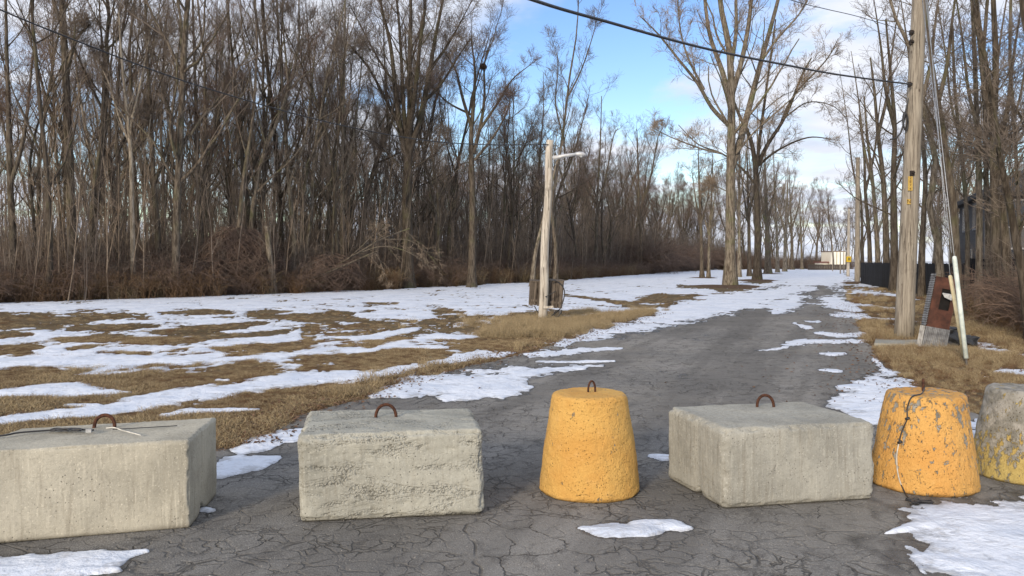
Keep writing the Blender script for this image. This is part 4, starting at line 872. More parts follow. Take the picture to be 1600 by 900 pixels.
hero('large_tree', 'largest bare tree, thick pale trunk standing in the snow left of the road', gb, [
    ([(1141, 447), (1141, 350), (1142, 250), (1143, 170), (1140, 80), (1128, 20), (1118, -60), (1112, -150)], .36, .09),
    ([(1143, 262), (1158, 215), (1170, 170), (1188, 100), (1205, 40), (1222, -30), (1232, -120)], .26, .08),
    ([(1138, 195), (1112, 168), (1090, 130), (1062, 95), (1030, 55), (1000, 25)], .15, .03), ([(1142, 160), (1128, 110), (1108, 50), (1098, -30), (1085, -130)], .20, .06),
    ([(1143, 150), (1160, 90), (1172, 20), (1178, -70), (1185, -150)], .19, .06), ([(1141, 110), (1150, 50), (1150, -20), (1155, -120)], .15, .05),
    ([(1128, 240), (1095, 232), (1050, 215), (1020, 200)], .07, .02), ([(1150, 240), (1180, 205), (1225, 165), (1262, 130)], .08, .02),
    ([(1190, 95), (1215, 60), (1250, 20), (1270, -20)], .09, .03), ([(1100, 140), (1075, 90), (1062, 40), (1058, -20)], .09, .03), ([(1138, 300), (1118, 292), (1095, 296)], .04, .015),
    ], HS(10, .2, .30, .05, 7, 5, 3), m_barkl, m_twig3, 21, rmin=.012)
g2 = G(1183, 438)
hero('large_tree', 'second large bare tree just right behind the biggest one, low spreading fork', g2, [
    ([(1183, 438), (1184, 370), (1182, 300), (1180, 258), (1172, 215), (1155, 180), (1140, 140)], .32, .09),
    ([(1181, 262), (1200, 225), (1228, 180), (1252, 120), (1268, 90)], .20, .05), ([(1181, 262), (1215, 235), (1262, 215), (1305, 218)], .12, .03),
    ([(1215, 205), (1240, 150), (1290, 95), (1310, 60)], .11, .03), ([(1182, 290), (1158, 262), (1128, 240), (1090, 225), (1060, 195)], .11, .03), ([(1181, 275), (1188, 210), (1196, 150), (1204, 90), (1212, 30)], .16, .05),
    ([(1228, 182), (1262, 160), (1300, 165), (1322, 185)], .07, .02)], HS(8, .2, .34, .0, 7, 5, 3), m_bark, m_twig3, 22, rmin=.014)
g3 = G(637, 456); g3 = np.array([P(637, 450, 48)[0], 48, 0])
hero('large_tree', 'tallest wide crowned tree at the front of the wood, many rising limbs', g3, [
    ([(637, 450), (637, 380), (636, 300), (639, 235), (641, 170), (640, 100), (642, 20), (640, -80)], .36, .06),
    ([(637, 250), (625, 200), (618, 140), (610, 70), (596, 10), (585, -50)], .20, .05), ([(639, 240), (655, 190), (668, 130), (678, 70), (690, 10), (700, -50)], .20, .05),
    ([(638, 215), (648, 150), (655, 80), (664, 10), (668, -80)], .16, .05), ([(628, 205), (600, 150), (575, 105), (545, 70), (520, 55)], .11, .03), ([(662, 160), (690, 130), (715, 90), (735, 60)], .10, .03),
    ([(636, 230), (630, 160), (627, 90), (622, 20), (612, -60)], .15, .05), ([(616, 130), (590, 90), (566, 45), (545, 5)], .08, .02), ([(672, 110), (700, 70), (722, 30), (738, 0)], .08, .02),
    ([(625, 260), (590, 225), (560, 205)], .06, .02), ([(650, 260), (680, 240), (700, 215)], .06, .02)], HS(11, .2, .3, .08, 7, 5, 3), m_bark, m_twig, 23, rmin=.011)
g4 = np.array([P(737, 445, 50)[0], 50, 0])
tn = hero('nest_tree', 'forked bare tree carrying a dark leaf nest, right of the tallest crown', g4, [
    ([(737, 445), (738, 380), (738, 300), (736, 220), (740, 160), (742, 110), (736, 60)], .26, .04),
    ([(740, 240), (752, 190), (757, 150), (757, 100), (768, 60)], .13, .03), ([(737, 200), (722, 150), (712, 110), (690, 75)], .12, .03), ([(748, 205), (775, 165), (800, 125), (830, 100)], .10, .02), ([(738, 180), (700, 160), (670, 130)], .08, .02),
    ([(742, 250), (770, 215), (790, 180), (798, 150)], .1, .02)], HS(10, .25, .3, .06, 6, 5, 3), m_bark, m_twig2, 24)
nb = P(755, 104, 50); nst = MB()
rr3 = random.Random(3)
for i in range(170):
    a_ = Vector((rr3.gauss(0, 1), rr3.gauss(0, 1), rr3.gauss(0, 1))).normalized(); b_ = a_.cross(Vector((rr3.gauss(0, 1), rr3.gauss(0, 1), rr3.gauss(0, 1)))).normalized(); c0 = a_ * rr3.uniform(.1, .32)
    nst.tube([(c0 - b_ * .16) * .7, c0 * .75, (c0 + b_ * .16) * .7], .014, 3)
o = nst.obj('squirrel_nest', mat_plain('dark_leaf_litter', (.05, .035, .025)), None, False, tuple(nb)); tag(o, 'dark round leaf nest in the fork of the bare tree right of the tallest crown', 'nest')
g5 = np.array([P(868, 440, 58)[0], 58, 0])
hero('sapling', 'tall thin leaning tree rising alone above the wood behind the lamp pole', g5, [
    ([(868, 442), (868, 380), (862, 330), (872, 260), (882, 190), (890, 120), (900, 60), (904, 0), (905, -40)], .15, .02), ([(880, 215), (868, 160), (872, 100), (862, 60)], .07, .015), ([(888, 150), (908, 110), (925, 60), (935, 20)], .07, .015)], HS(11, .35, .26, .12, 6, 4, 3), m_bark, m_twig, 25)
g6 = np.array([P(831, 443, 52)[0], 52, 0])
hero('leaning_trunk', 'leaning dead trunk crossing just left of the lamp pole', g6, [([(831, 444), (836, 400), (846, 355), (857, 310), (868, 262), (880, 220)], .15, .05)], HS(6, .5, .25, .1, 5, 3, 2), m_barkl, m_twig, 26, cat='dead tree')
g7 = np.array([P(207, 470, 36)[0], 36, 0])
hero('pale_bark_tree', 'slim pale barked tree standing at the left of the wood front', g7, [([(209, 465), (208, 400), (206, 320), (205, 250), (201, 200), (196, 150), (190, 90), (186, 20)], .125, .04), ([(203, 225), (185, 180), (170, 130), (150, 90)], .05, .02), ([(201, 205), (215, 150), (228, 90), (236, 30)], .06, .02)], HS(10, .4, .25, .1, 6, 4, 3), m_birch, m_twig, 27)
g8 = np.array([P(112, 470, 36)[0], 36, 0])
hero('large_tree', 'stout bare tree with one outstretched broken limb in the left of the wood', g8, [([(117, 468), (114, 400), (110, 300), (106, 200), (102, 100), (98, 20), (96, -80)], .24, .11), ([(104, 110), (120, 62), (140, 38)], .09, .04), ([(110, 270), (95, 285), (70, 286), (45, 290)], .055, .02), ([(100, 45), (86, 10), (76, -40)], .12, .06)], HS(9, .3, .24, .08, 6, 5, 3), m_bark, m_twig, 28)
for i, (px, Y, topx, r, m_, lb) in enumerate(((313, 41, 300, .15, m_bark, 'mossy double stemmed tree behind the tangled vine mound'), (392, 44, 352, .17, m_bark, 'bare tree curving left above the vine mound'), (458, 45, 430, .17, m_barkl, 'pale forked tree with scarred base right of the vine mound'),
                                              (533, 47, 540, .14, m_barkl, 'straight bare tree between the vine mound and the tallest crown'), (18, 34, 8, .17, m_bark, 'bare tree nearest the left picture edge'), (245, 38, 225, .16, m_bark, 'upright bare tree right of the pale barked one'),
                                              (1000, 100, 995, .25, m_bark, 'bare tree at the far front of the wood left of the big pair'), (930, 83, 940, .2, m_bark, 'bare tree at the wood front right of the lamp arm'))):
    b_ = np.array([P(px, 450, Y)[0], Y, 0]); ty = (-60 if Y < 60 else 150 + (Y - 83) * 3)
    hero('forked_tree', lb, b_, [([(px, 455), (px + 2, 380), (px + (topx - px) * .25, 280 if Y < 60 else 330), (px + (topx - px) * .5, 170 if Y < 60 else 280), (px + (topx - px) * .8, 60 if Y < 60 else 225), (topx, ty)], r, .04), ([(px + (topx - px) * .22, 290 if Y < 60 else 340), (px + 18, 220 if Y < 60 else 270), (px + 28, 140 if Y < 60 else 215), (px + 36, 60 if Y < 60 else 200)], r * .6, .03),
                                ([(px + (topx - px) * .35, 240 if Y < 60 else 310), (px - 14, 190 if Y < 60 else 270), (px - 24, 130 if Y < 60 else 220)], r * .4, .02)], HS(9, .3, .26, .1, 6, 5, 3), m_, m_twig if i % 2 else m_twig2, 40 + i, rmin=.01)
g9 = np.array([P(428, 462, 39.5)[0], 39.5, 0])
sn = MB().tube([(0, 0, -.1), (-.1, 0, 1), (-.22, 0, 2.1), (-.3, .02, 3.1), (-.33, .02, 3.4)], [.22, .17, .15, .13, .05], 12).obj('dead_stump', m_barkl, None, True, tuple(g9)); tag(sn, 'pale broken trunk stub right of the tangled vine mound', 'dead tree')
# young trees before the biggest pair and the row beyond
for i, (px, by, ty, r, lb) in enumerate(((1097, 434, 225, .2, 'left of two slim trees standing in snow before the far wood'), (1107, 434, 240, .17, 'right of two slim trees standing in snow before the far wood'), (1155, 433, 150, .2, 'bare tree seen directly behind the biggest trunk'),
                                         (1171, 432, 200, .22, 'bare tree between the two largest trunks'), (1200, 427.5, 225, .42, 'thick based tree third along the road row'), (1226, 424.5, 250, .3, 'slim dark tree fourth along the road row'), (1238, 421.5, 262, .34, 'curving pale tree near the end of the road row'),
                                         (1215, 426, 230, .25, 'thin straight tree behind the third of the road row'), (1253, 421, 300, .28, 'low pale forked tree at the end of the road'), (1275, 418.5, 318, .35, 'lone pale tree standing free at the vanishing point'),
                                         (1184, 429, 170, .25, 'tree standing close behind the low forked one'))):
    b_ = G(px, by); dx = rnd.uniform(-6, 6); s_ = (by - ty)
    hero('bare_tree_by_road', lb, b_, [([(px, by), (px + dx * .3, by - s_ * .35), (px + dx, by - s_ * .7), (px + dx * 1.3, ty)], r, .03), ([(px + dx * .4, by - s_ * .4), (px + 8, by - s_ * .58), (px + 16, by - s_ * .85)], r * .5, .03), ([(px + dx * .3, by - s_ * .33), (px - 9, by - s_ * .55), (px - 16, by - s_ * .8)], r * .5, .03)],
         HS(10, .2, .32, .06, 6, 4, 3), m_barkl if i % 3 else m_bark, m_twig3 if i in (9, 8, 6) else m_twig, 60 + i, rmin=.012)
# right of the road
RT = [([(1502, 492), (1494, 400), (1490, 320), (1478, 240), (1466, 160), (1454, 90), (1447, 0), (1444, -80)], 24.5, .13, 'tall curving tree rising just right of the tagged pole'), ([(1556, 470), (1556, 380), (1554, 290), (1552, 200), (1556, 100), (1552, 0), (1550, -90)], 22, .15, 'mossy tall trunk standing in the clump before the grey house'),
      ([(1578, 480), (1572, 400), (1564, 310), (1560, 230), (1545, 130), (1530, 40), (1520, -60)], 22.6, .15, 'tall trunk leaning over the clump before the grey house'), ([(1530, 470), (1530, 380), (1530, 290), (1527, 200), (1524, 120), (1520, 20), (1515, -60)], 25, .11, 'dark straight trunk left in the clump before the grey house'),
      ([(1540, 470), (1544, 380), (1541, 290), (1540, 200), (1536, 110), (1542, 10), (1550, -60)], 27, .10, 'thin straight trunk hidden inside the clump before the grey house'), ([(1612, 545), (1598, 430), (1588, 380), (1580, 330), (1572, 290), (1566, 262), (1560, 230)], 15.4, .085, 'pale slim trunk slanting at the right picture edge'),
      ([(1470, 440), (1466, 380), (1452, 320), (1462, 250), (1440, 160), (1424, 80), (1400, 30), (1380, -40)], 33, .17, 'crooked tree reaching left behind the tagged pole'), ([(1398, 436), (1397, 360), (1396, 280), (1398, 200), (1392, 120), (1384, 30)], 42, .22, 'straight tree behind and left of the tagged pole'),
      ([(1386, 434), (1384, 360), (1380, 280), (1372, 210), (1366, 140), (1360, 90)], 50, .22, 'dark tree between the far bare pole and the tagged one'), ([(1373, 432), (1370, 370), (1364, 290), (1356, 220), (1350, 150)], 56, .2, 'slim tree right of the far bare pole'),
      ([(1360, 430), (1358, 370), (1352, 300), (1350, 240), (1342, 180)], 64, .2, 'slender tree leaning left over the far bare pole'), ([(1348, 428), (1347, 380), (1346, 320), (1340, 270)], 78, .2, 'small tree behind the far bare pole'),
      ([(1585, 470), (1592, 380), (1590, 290), (1584, 190), (1578, 90), (1580, -20)], 26, .07, 'whip thin tree near the right picture edge'), ([(1440, 440), (1442, 360), (1446, 280), (1440, 200), (1430, 110), (1434, 10)], 36, .14, 'bare tree seen close right of the tagged pole'),
      ([(1640, 480), (1636, 380), (1628, 260), (1622, 140), (1600, 30), (1590, -60)], 21, .14, 'tree cut off by the right picture edge'), ([(1510, 455), (1512, 380), (1508, 300), (1500, 220), (1492, 140), (1488, 40)], 30, .09, 'slim tree between the guy wires and the clump')]
for i, (pl, Y, r, lb) in enumerate(RT):
    b_ = np.array([P(pl[0][0], pl[0][1], Y)[0], Y, 0]); k = len(pl) // 2; q0 = pl[k]; sgn = -1 if i % 2 else 1
    l2 = [q0, (q0[0] + 14 * sgn, q0[1] - 60), (q0[0] + 22 * sgn, q0[1] - 130), (q0[0] + 34 * sgn, q0[1] - 210)]; l3 = [pl[k - 1], (pl[k - 1][0] - 16 * sgn, pl[k - 1][1] - 45), (pl[k - 1][0] - 36 * sgn, pl[k - 1][1] - 85)]
    hero('roadside_tree', lb, b_, [(pl, r, .045), (l2, r * .55, .02), (l3, r * .3, .012)], HS(9 if Y > 20 else 5, .25, .22 if Y < 40 else .28, .06, 5, 4, 2, (35, 75)), m_bark if i % 3 else m_barkl, m_twig, 80 + i, rmin=.009 if Y < 30 else .011)
cnt = 0
while cnt < 26:
    y = rnd.uniform(34, 130); x = rnd.uniform(.455, .72) * y + 1.0
    if not far_enough(x, y, 1.5): continue
    used_.append((x, y)); cnt += 1
    place(protos[rnd.choice([0, 2, 4, 6, 5])], x, y, rnd.uniform(0, 6.28), rnd.uniform(.6, .85), 'slender bare tree in the roadside strip, ' + ('left of the tagged pole' if x / y < .5 else 'right of the tagged pole'), 'roadside strip trees ' + ('left of the tagged pole' if x / y < .5 else 'right of the tagged pole'), lean=rnd.gauss(0, .03))
for i, (px, Y, s_) in enumerate(((1302, 185, .62), (1316, 172, .66), (1330, 165, .7), (1290, 200, .5), (1345, 150, .8))):
    b_ = P(px, 415, Y); place(protos[[1, 5, 3, 1, 5][i]], b_[0], Y, i * 1.3, s_, ['round topped bare tree behind the cream building', 'dense bare tree over the right end of the cream building', 'bare tree behind the yellow box pole', 'low bare tree left of the cream building', 'bare tree behind the far bare pole'][i], 'trees around the cream building')

# ------------------------------------------------------------------ brush
def brush(seed, n0, h, spread, rad, arch=.25, twigs=(5, 4)):
    rg = np.random.default_rng(seed); ps, rs = [], []
    for i in range(n0):
        a_ = rg.uniform(0, 6.28); b0 = np.array([math.cos(a_), math.sin(a_), 0]) * rg.uniform(0, rad); d = norm(np.array([math.cos(a_) * spread, math.sin(a_) * spread, 1.]) + rg.normal(0, .15, 3)); p = b0; q_ = [p]; hh = h * rg.uniform(.5, 1.15)
        for k in range(7): d = norm(d + rg.normal(0, .09, 3) + np.array([math.cos(a_), math.sin(a_), -1.2]) * arch * k / 7); p = p + d * hh / 7; p[2] = max(p[2], .02); q_.append(p.copy())
        ps.append(np.array(q_)); rs.append(np.linspace(.011, .004, 8))
    lv = grow(rg, ps, rs, [dict(k=twigs[0], t0=.2, ang=(20, 60), len=.4, n=4, w=.15, up=0, thin=.01), dict(k=twigs[1], t0=.2, ang=(25, 65), len=.45, n=3, w=.15, thin=.01)], .0035)
    allp = []
    for i, l_ in enumerate(lv):
        for Pp, Rp in l_: allp.append(tubes(Pp, Rp, 3))
    return mesh('brush', *joinm(allp))
bm = [brush(1, 22, 2.0, .5, .5), brush(2, 26, 2.6, .7, .5, .5), brush(3, 18, 1.4, .5, .6, .2), brush(4, 20, 2.2, .35, .4, .12)]
for me, m_ in zip(bm, (m_twig2, m_twig2, m_weed, m_twig)): me.materials.append(m_)
weedm = []
for sd_ in (1, 2, 3):
    rg = np.random.default_rng(sd_ + 50); n = 46; a_ = rg.uniform(0, 6.28, n); b0 = np.stack([np.cos(a_), np.sin(a_), 0 * a_], 1) * rg.uniform(0, .5, (n, 1)); d = norm(rg.normal(0, .28, (n, 3)) + [0, 0, 1]); ln = rg.uniform(.5, 1.5, n); p = b0; q_ = [p]
    for k in range(5): d = norm(d + rg.normal(0, .14, (n, 3)) + [0, 0, -.10 * k]); p = p + d * (ln / 5)[:, None]; q_.append(p)
    Pp = np.stack(q_, 1); Rp = np.linspace(.009, .003, 6)[None] * np.ones((n, 1)); lv = [[(Pp, Rp)]]; g_ = [tubes(Pp, Rp, 3)]
    lv = grow(rg, list(Pp), list(Rp), [dict(k=4, t0=.3, ang=(20, 70), len=.25, n=3, w=.2, up=0, thin=.02)], .003); g_ += [tubes(q[0], q[1], 3) for q in lv[1]]
    me = mesh('weeds', *joinm(g_)); me.materials.append((m_weed, m_straw, m_weed)[sd_ - 1]); weedm.append(me)
shr = []
for i, (me, (px, Y), lb) in enumerate(zip(bm + weedm, ((290, 39.5), (700, 51), (35, 33.5), (500, 43.5), (250, 36.5), (80, 33.8), (940, 82)), ('reddish bare shrub at the wood edge left of the vine mound', 'reddish arching shrub at the wood edge under the nest tree', 'low brown shrub at the wood edge far left', 'upright grey brown shrub at the wood edge right of the vine mound',
                         'brown weed clump at the foot of the pale barked tree', 'straw coloured weed clump at the far left wood edge', 'brown weed clump at the distant wood edge right of the lamp arm'))):
    o = link('bare_shrub' if i < 4 else 'weed_clump', me, None, None, (P(px, 450, Y)[0], Y, 0)); shr.append(tag(o, lb, 'shrub' if i < 4 else 'weeds'))
rg = np.random.default_rng(9); pb, sb_ = [], []; pw, sw = [], []
for _ in range(2100):
    y = 16 + rg.uniform(0, 1) ** 1.5 * 120; dd = rg.uniform(0, 1) ** 1.3 * 12; x = float(edge_x(y)) - .9 - dd + .5 * float(fbm(np.array([y * .5]), np.array([1.0]))[0])
    if abs(x / y) < .72: pb.append((x, y, 0)); sb_.append(rg.uniform(.7, 1.7) * (1.0 if dd > 2 else .75))
for _ in range(1300):
    y = 16 + rg.uniform(0, 1) ** 1.6 * 110; dd = rg.uniform(0, 1) ** 1.5 * 4; x = float(edge_x(y)) - .1 - dd + .5 * float(fbm(np.array([y * .5]), np.array([1.0]))[0])
    if abs(x / y) < .72: pw.append((x, y, 0)); sw.append(rg.uniform(.5, 1.15))
# right hand thicket: reddish scrub between the trees and the black fence
for _ in range(520):
    y = rg.uniform(14.5, 42); xl = float(np.interp(y, [14, 16, 18, 24, 30, 42], [10.8, 11.3, 12.3, 15.6, 18.8, 24.5])); x = xl + rg.uniform(0, 1) ** 1.1 * 7
    if x / y < .8: pb.append((x, y, 0)); sb_.append(rg.uniform(.55, 1.15))
for _ in range(330):
    y = rg.uniform(13, 42); xl = float(np.interp(y, [13, 16, 18, 24, 30, 42], [10.0, 10.4, 11.0, 14.0, 17.0, 23])); x = xl + rg.uniform(0, 5)
    if x / y < .8: pw.append((x, y, 0)); sw.append(rg.uniform(.3, .75))
for _ in range(260):
    y = rg.uniform(160, 185); x = rg.uniform(45, 72); pb.append((x, y, 0)); sb_.append(rg.uniform(.8, 2))
for _ in range(1500):
    y = rg.uniform(14, 222); x = float(edge_x(y)) - 13 - rg.uniform(0, 1) * (30 + y * .1)
    if abs(x / y) < .74: pb.append((x, y, 0)); sb_.append(rg.uniform(1.4, 2.8))
for _ in range(1100):
    y = rg.uniform(100, 222); x = float(edge_x(y)) - rg.uniform(0, 10); pb.append((x, y, 0)); sb_.append(rg.uniform(1.2, 3.2))
points_obj('undergrowth', pb, rg.uniform(0, 6.28, len(pb)), sb_, shr[:4]); points_obj('weeds', pw, rg.uniform(0, 6.28, len(pw)), sw, shr[4:])
# saplings: thin whips between the trunks
sapm = []
for s_ in (1, 2):
    rg2 = np.random.default_rng(s_ + 70); ps = [stem(rg2, 6.5 * rg2.uniform(.7, 1.2), 8, .05, (rg2.normal(0, .12), rg2.normal(0, .12))) + np.array([rg2.uniform(-1.2, 1.2), rg2.uniform(-1.2, 1.2), 0]) for _ in range(5)]; rs = [np.linspace(.03, .008, 8)] * 5
    lv = grow(rg2, ps, rs, [dict(k=9, t0=.3, ang=(20, 45), len=.22, n=4, w=.12, up=.08, thin=.012), dict(k=4, t0=.2, ang=(25, 50), len=.4, n=3, w=.12, thin=.012)], .006)
    me = mesh('saplings', *joinm([tubes(a_, b_, 3) for l_ in lv for a_, b_ in l_])); me.materials.append((m_twig3, m_twig)[s_ - 1]); sapm.append(tag(link('sapling_clump', me, None, None, (P(560 if s_ == 1 else 350, 450, 47)[0], 47, 0)), ('pale thin sapling clump left of the tallest crowned tree', 'grey brown sapling clump behind the vine mound')[s_ - 1], 'saplings'))
pp_ = []
for _ in range(800):
    y = 16 + rg.uniform(0, 1) ** 1.3 * 130; x = float(edge_x(y)) - 1 - rg.uniform(0, 16)
    if abs(x / y) < .72: pp_.append((x, y, 0))
points_obj('thicket', pp_, rg.uniform(0, 6.28, len(pp_)), rg.uniform(.6, 1.2, len(pp_)), sapm)
# vine mounds: arching stems over a dome
def vine_mound(px, Y, wd, ht, n, seed, label):
    rg = np.random.default_rng(seed); b_ = np.array([P(px, 450, Y)[0], Y, 0]); ps, rs = [], []
    for i in range(n):
        a_ = rg.uniform(0, 6.28); r_ = rg.uniform(.15, 1.0) ** .5; t_ = np.linspace(0, 1, 10); sp = rg.uniform(.5, 2.4); th = a_ + sp * (t_ - .3) * rg.choice([-1, 1]); ph = (1 - t_) * rg.uniform(.5, 1) * 1.5 + t_ * rg.uniform(-.2, .5)
        p = np.stack([np.cos(th) * np.cos(ph) * wd / 2 * r_ ** .3, np.sin(th) * np.cos(ph) * wd / 2 * r_ ** .3, np.abs(np.sin(np.abs(ph))) * ht * r_ ** .3], 1) + np.cumsum(rg.normal(0, .045, (10, 3)), 0); p[:, 2] = np.maximum(p[:, 2], .02); ps.append(p); rs.append(np.linspace(.013, .006, 10))
    lv = grow(rg, ps, rs, [dict(k=5, t0=.1, ang=(30, 80), len=.25, n=4, w=.2, up=-.08, thin=.01)], .005); t = thing('vine_tangle', b_, label, 'vine tangle')
    me = mesh('stems', *joinm([tubes(a_, c_, 3) for l_ in lv for a_, c_ in l_])); link('stems', me, m_twig2, t)
vine_mound(372, 40.2, 4.6, 3.5, 620, 1, 'big reddish brown dome of tangled vines at the wood edge'); vine_mound(262, 38.8, 3.8, 2.5, 380, 2, 'lower tangled vine mound left of the big dome'); vine_mound(318, 38.2, 3.0, 1.8, 260, 3, 'low dark vine tangle in front of the big dome')
vine_mound(515, 43.0, 4, 2.1, 240, 4, 'sprawling brown vine tangle right of the pale broken trunk')
gf = np.array([P(505, 455, 42.5)[0], 42.5, 0])
hero('fallen_tree', 'fallen pale sapling arching low over the brush right of the vine mounds', gf, [([(480, 445), (520, 420), (560, 395), (600, 372), (640, 357)], .07, .03), ([(560, 395), (600, 385), (640, 395), (675, 420)], .035, .012), ([(575, 388), (590, 400), (600, 425), (605, 440)], .03, .012), ([(600, 374), (640, 376), (670, 398), (690, 425)], .03, .012), ([(540, 408), (570, 380), (600, 350)], .03, .012)],
     [dict(k=8, t0=.3, ang=(20, 60), len=.35, n=6, w=.08, up=-.09, thin=.012), dict(k=5, t0=.2, ang=(20, 50), len=.5, n=5, w=.1, up=-.08, thin=.01), dict(k=3, t0=.2, ang=(20, 50), len=.5, n=3, w=.1, up=-.05, thin=.01)], m_barkl, m_twig3, 99, rmin=.007)
hero('fallen_tree', 'long dark fallen limb slanting through the brush below the pale sapling', np.array([P(450, 455, 41.5)[0], 41.5, 0]), [([(440, 452), (480, 440), (530, 418), (590, 392)], .09, .04)], [dict(k=7, t0=.2, ang=(25, 60), len=.3, n=5, w=.1, thin=.012), dict(k=4, t0=.2, ang=(20, 50), len=.5, n=4, w=.1, thin=.01), dict(k=2, t0=.2, ang=(20, 50), len=.5, n=3, w=.1, thin=.01)], m_bark, m_twig, 98, rmin=.007)
# bare earth rings and roots at the feet of the big trees
m_earth = mat_plain('brown_leaf_litter', (.13, .085, .055), (.06, .04, .028), 5, .95, .1, 0, .03)
for px, by, r_ in ((1141, 448, 3.0), (1183, 438.5, 2.9), (1200, 428, 2.2), (1102, 434.5, 1.9), (1339, 442, 1.6)):
    b_ = G(px, by); V = [(0, 0, .085)]; k = 40
    for a_ in range(k): th = 2 * math.pi * a_ / k; q_ = r_ * (1 + .35 * float(fbm(np.array([math.cos(th) * 1.5 + px]), np.array([math.sin(th) * 1.5]))[0])); V += [(q_ * .45 * math.cos(th), q_ * .6 * math.sin(th), .082), (q_ * math.cos(th) * .75, q_ * math.sin(th), .0)]
    F = [(0, 1 + 2 * a_, 1 + 2 * ((a_ + 1) % k)) for a_ in range(k)] + [(1 + 2 * a_, 2 + 2 * a_, 2 + 2 * ((a_ + 1) % k), 1 + 2 * ((a_ + 1) % k)) for a_ in range(k)]
    tag(MB().add(V, F).obj('leaf_litter', m_earth, None, True, tuple(b_)), kind='stuff')

# ------------------------------------------------------------------ dead grass
def tuft(seed, n, L_, rad, lean, wd):
    rg = np.random.default_rng(seed); a_ = rg.uniform(0, 6.28, n); b0 = np.stack([np.cos(a_), np.sin(a_), 0 * a_], 1) * (rad * np.sqrt(rg.uniform(0, 1, n)))[:, None]
    d = norm(rg.normal(0, lean, (n, 3)) * [1, 1, .2] + [0, 0, 1]); ln = L_ * rg.uniform(.45, 1.2, n); sd_ = norm(np.cross(d, rg.normal(0, 1, (n, 3)))) * wd; p1 = b0 + d * (ln * .5)[:, None]; d2 = norm(d + rg.normal(0, .35, (n, 3)) + [0, 0, -.55]); p2 = p1 + d2 * (ln * .5)[:, None]; p2[:, 2] = np.maximum(p2[:, 2], .006)
    V = np.stack([b0 - sd_, b0 + sd_, p1 + sd_ * .8, p1 - sd_ * .8, p2], 1).reshape(-1, 3); i = np.arange(n)[:, None] * 5
    F = [tuple(r) for r in np.hstack([i, i + 1, i + 2, i + 3])] + [tuple(r) for r in np.hstack([i + 3, i + 2, i + 4])]; return mesh('tuft', V, F, False)
tl = []
for s_, n, L_, rad, ln_, wd, m_, (px, py), lb in ((1, 90, .085, .16, 1.1, .0022, m_straw, (300, 600), 'short matted straw tuft in the field above the leftmost block'), (2, 90, .07, .17, 1.3, .0022, m_weed, (200, 590), 'short brown matted tuft in the field left'), (3, 80, .11, .14, .8, .002, m_straw2, (462, 624), 'pale upright straw tuft near the road edge behind the second block'),
                                                  (4, 110, .30, .15, .45, .0024, m_straw2, (852, 504), 'tall pale straw tuft at the foot of the lamp pole'), (5, 110, .26, .18, .6, .0026, m_straw, (1470, 548), 'tall straw tuft in front of the rusty cabinet'), (6, 60, .2, .2, .9, .003, m_weed, (1460, 590), 'brown weedy tuft on the right verge')):
    me = tuft(s_, n, L_, rad, ln_, wd); me.materials.append(m_); tl.append(tag(link('grass_tuft', me, None, None, tuple(G(px, py))), lb, 'grass tuft'))
rg = np.random.default_rng(77)
def polyside(x, y):    # >0 on the verge side of either road edge
    lx = np.interp(y, [p[1] for p in Lw], [p[0] for p in Lw]); pass
    rx = np.interp(y, [p[1] for p in Rw][::-1], [p[0] for p in Rw][::-1]); return x < lx, (x > rx) & (y > 8.2 - .0 * x)
def scatter(n, ylo, yhi, side, pw_=1.0, keep=.12, band=None):
    y = ylo + (yhi - ylo) * rg.uniform(0, 1, n) ** pw_; x = rg.uniform(-.72, .72, n) * y; l_, r_ = polyside(x, y); l_ = (l_ | ((x < Lw[0][0]) & (y < Lw[0][1]))) & (x > edge_x(y) - 1); ok = l_ if side == 'L' else r_
    if side == 'L': lx = np.interp(y, [p[1] for p in Lw], [p[0] for p in Lw]); bx = np.where(x < Lw[0][0], np.interp(x, [-30, -9, Lw[0][0]], [6.2, 6.9, Lw[0][1]]), 0); ok &= (y > bx - .05)
    if band: lx = np.interp(y, [p[1] for p in Lw], [p[0] for p in Lw]); rx = np.interp(y, [p[1] for p in Rw][::-1], [p[0] for p in Rw][::-1]); ok &= ((lx - x < band) if side == 'L' else (x - rx < band))
    fs = snowF(x, y); ok &= (fs < -.02) | (rg.uniform(0, 1, n) < keep * (fs < .25)); return np.stack([x, y, 0 * x], 1)[ok]
a_ = np.vstack([scatter(60000, 6.3, 17, 'L', 1.1), scatter(26000, 16, 42, 'L', 1.2)]); points_obj('grass', a_, rg.uniform(0, 6.28, len(a_)), rg.uniform(.4, .95, len(a_)) * np.interp(a_[:, 1], [6, 11, 18, 40], [1, .9, .6, .6]) * np.interp(fbm(a_[:, 0] * 1.1, a_[:, 1] * .9), [-.5, .5], [.55, 1.3]), [tl[0], tl[1], tl[2], tl[1], tl[1]])
b_ = np.vstack([scatter(9000, 9.4, 32, 'L', .9, .5, .55), scatter(30000, 17, 27, 'L', 1, .3, 2.6)[:1500]])
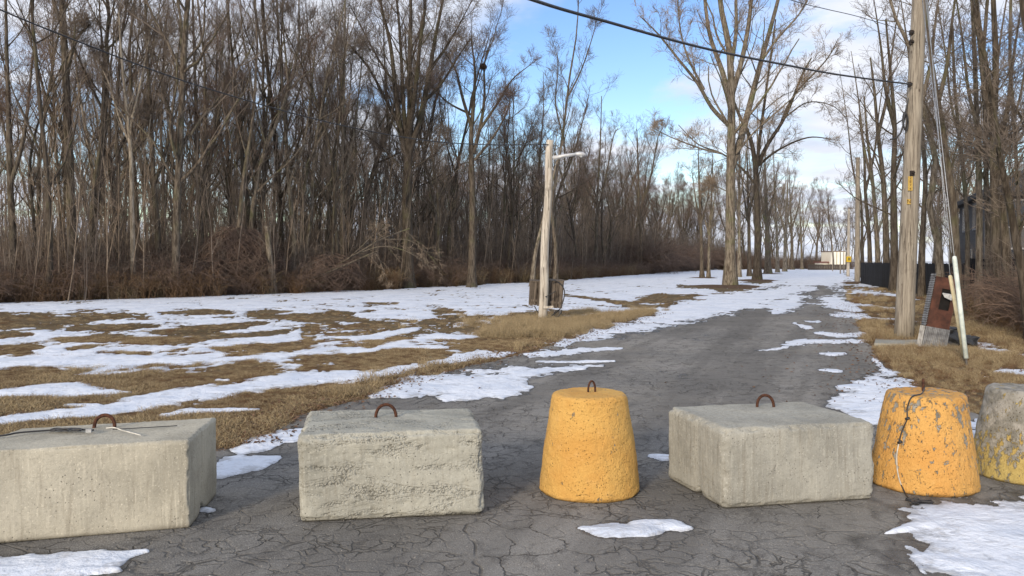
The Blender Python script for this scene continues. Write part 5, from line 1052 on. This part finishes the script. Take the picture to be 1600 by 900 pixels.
# tall growth round the lamp pole foot and on the road's left brink
cpole = np.stack([lp[0] + rg.normal(0, 1.1, 420), lp[1] + rg.normal(-.3, 1.1, 420), np.zeros(420)], 1); cpole = cpole[polyside(cpole[:, 0], cpole[:, 1])[0]]
b_ = np.vstack([b_, cpole]); points_obj('verge_grass', b_, rg.uniform(0, 6.28, len(b_)), rg.uniform(.35, .95, len(b_)), [tl[3], tl[2], tl[4]])
c_ = np.vstack([scatter(26000, 8.4, 19, 'R', .9, .03), scatter(16000, 18, 48, 'R', 1.1, .05)]); 
csl = o_slab; far_ = (np.abs(c_[:, 0] - csl[0]) > .75) | (np.abs(c_[:, 1] - csl[1] - .2) > .55); c_ = c_[far_]
dr = np.hypot((c_[:, 0] - 9.5) / 1.6, (c_[:, 1] - 14.2)); hh = np.interp(c_[:, 1], [8, 11, 13, 20, 40], [.32, .45, .75, .7, .8]) * np.interp(fbm(c_[:, 0] * .9, c_[:, 1] * .9), [-.6, .6], [.45, 1.1])
points_obj('rough_grass', c_, rg.uniform(0, 6.28, len(c_)), hh * rg.uniform(.7, 1.2, len(c_)), [tl[4], tl[5], tl[5], tl[3], tl[5]])

# ------------------------------------------------------------------ loose grit and leaves on the road
m_grit = mat_plain('pale_road_grit', (.32, .30, .27), (.12, .11, .10), 60)
rg = np.random.default_rng(31); V, F = [], []
for i in range(5200):
    y = 3.2 + 9 * rg.uniform(0, 1) ** 1.6; x = rg.uniform(-.7, .7) * y; l_, r_ = polyside(np.array([x]), np.array([y]))
    if (l_[0] and y > 6.6) or r_[0] or float(snowF(np.array([x]), np.array([y]))[0]) > 0: continue
    r_ = rg.uniform(.0015, .005) * (1.8 if rg.random() < .03 else 1); a0_ = rg.uniform(0, 6.28); b = len(V)
    V += [(x + r_ * math.cos(a0_ + k * 1.57) * rg.uniform(.7, 1.3), y + r_ * math.sin(a0_ + k * 1.57) * rg.uniform(.7, 1.3), .004) for k in range(4)] + [(x, y, .004 + r_ * rg.uniform(.6, 1.1))]
    F += [(b + k, b + (k + 1) % 4, b + 4) for k in range(4)]
tag(link('gravel', mesh('gravel', V, F, False), m_grit), kind='stuff')
V, F = [], []
for i in range(9000):
    if i % 3 == 0: y = 9 + 22 * rg.uniform(0, 1) ** 1.3; x = float(np.interp(y, [p[1] for p in Rw][::-1], [p[0] for p in Rw][::-1])) + rg.normal(.6, .9)
    elif i % 3 == 1: y = 7 + 18 * rg.uniform(0, 1) ** 1.3; x = float(np.interp(y, [p[1] for p in Lw], [p[0] for p in Lw])) + rg.normal(-.15, .3)
    else: y = 10 + 16 * rg.uniform(0, 1); x = float(np.interp(y, [10, 16, 26], [7, 11, 14])) + rg.normal(0, 1.8)
    r_ = rg.uniform(.012, .035); a0_ = rg.uniform(0, 6.28); c, s_ = math.cos(a0_), math.sin(a0_); z = rg.uniform(.012, .03); b = len(V)
    V += [(x + r_ * c, y + r_ * s_, z), (x - r_ * s_ * .5, y + r_ * c * .5, z + rg.uniform(-.004, .02)), (x - r_ * c, y - r_ * s_, z + rg.uniform(-.004, .012)), (x + r_ * s_ * .5, y - r_ * c * .5, z + rg.uniform(-.004, .02))]; F.append((b, b + 1, b + 2, b + 3))
tag(link('leaf_litter', mesh('leaf_litter', V, F, False), mat_plain('dead_leaf', (.17, .10, .06), (.06, .035, .022), 12)), kind='stuff')
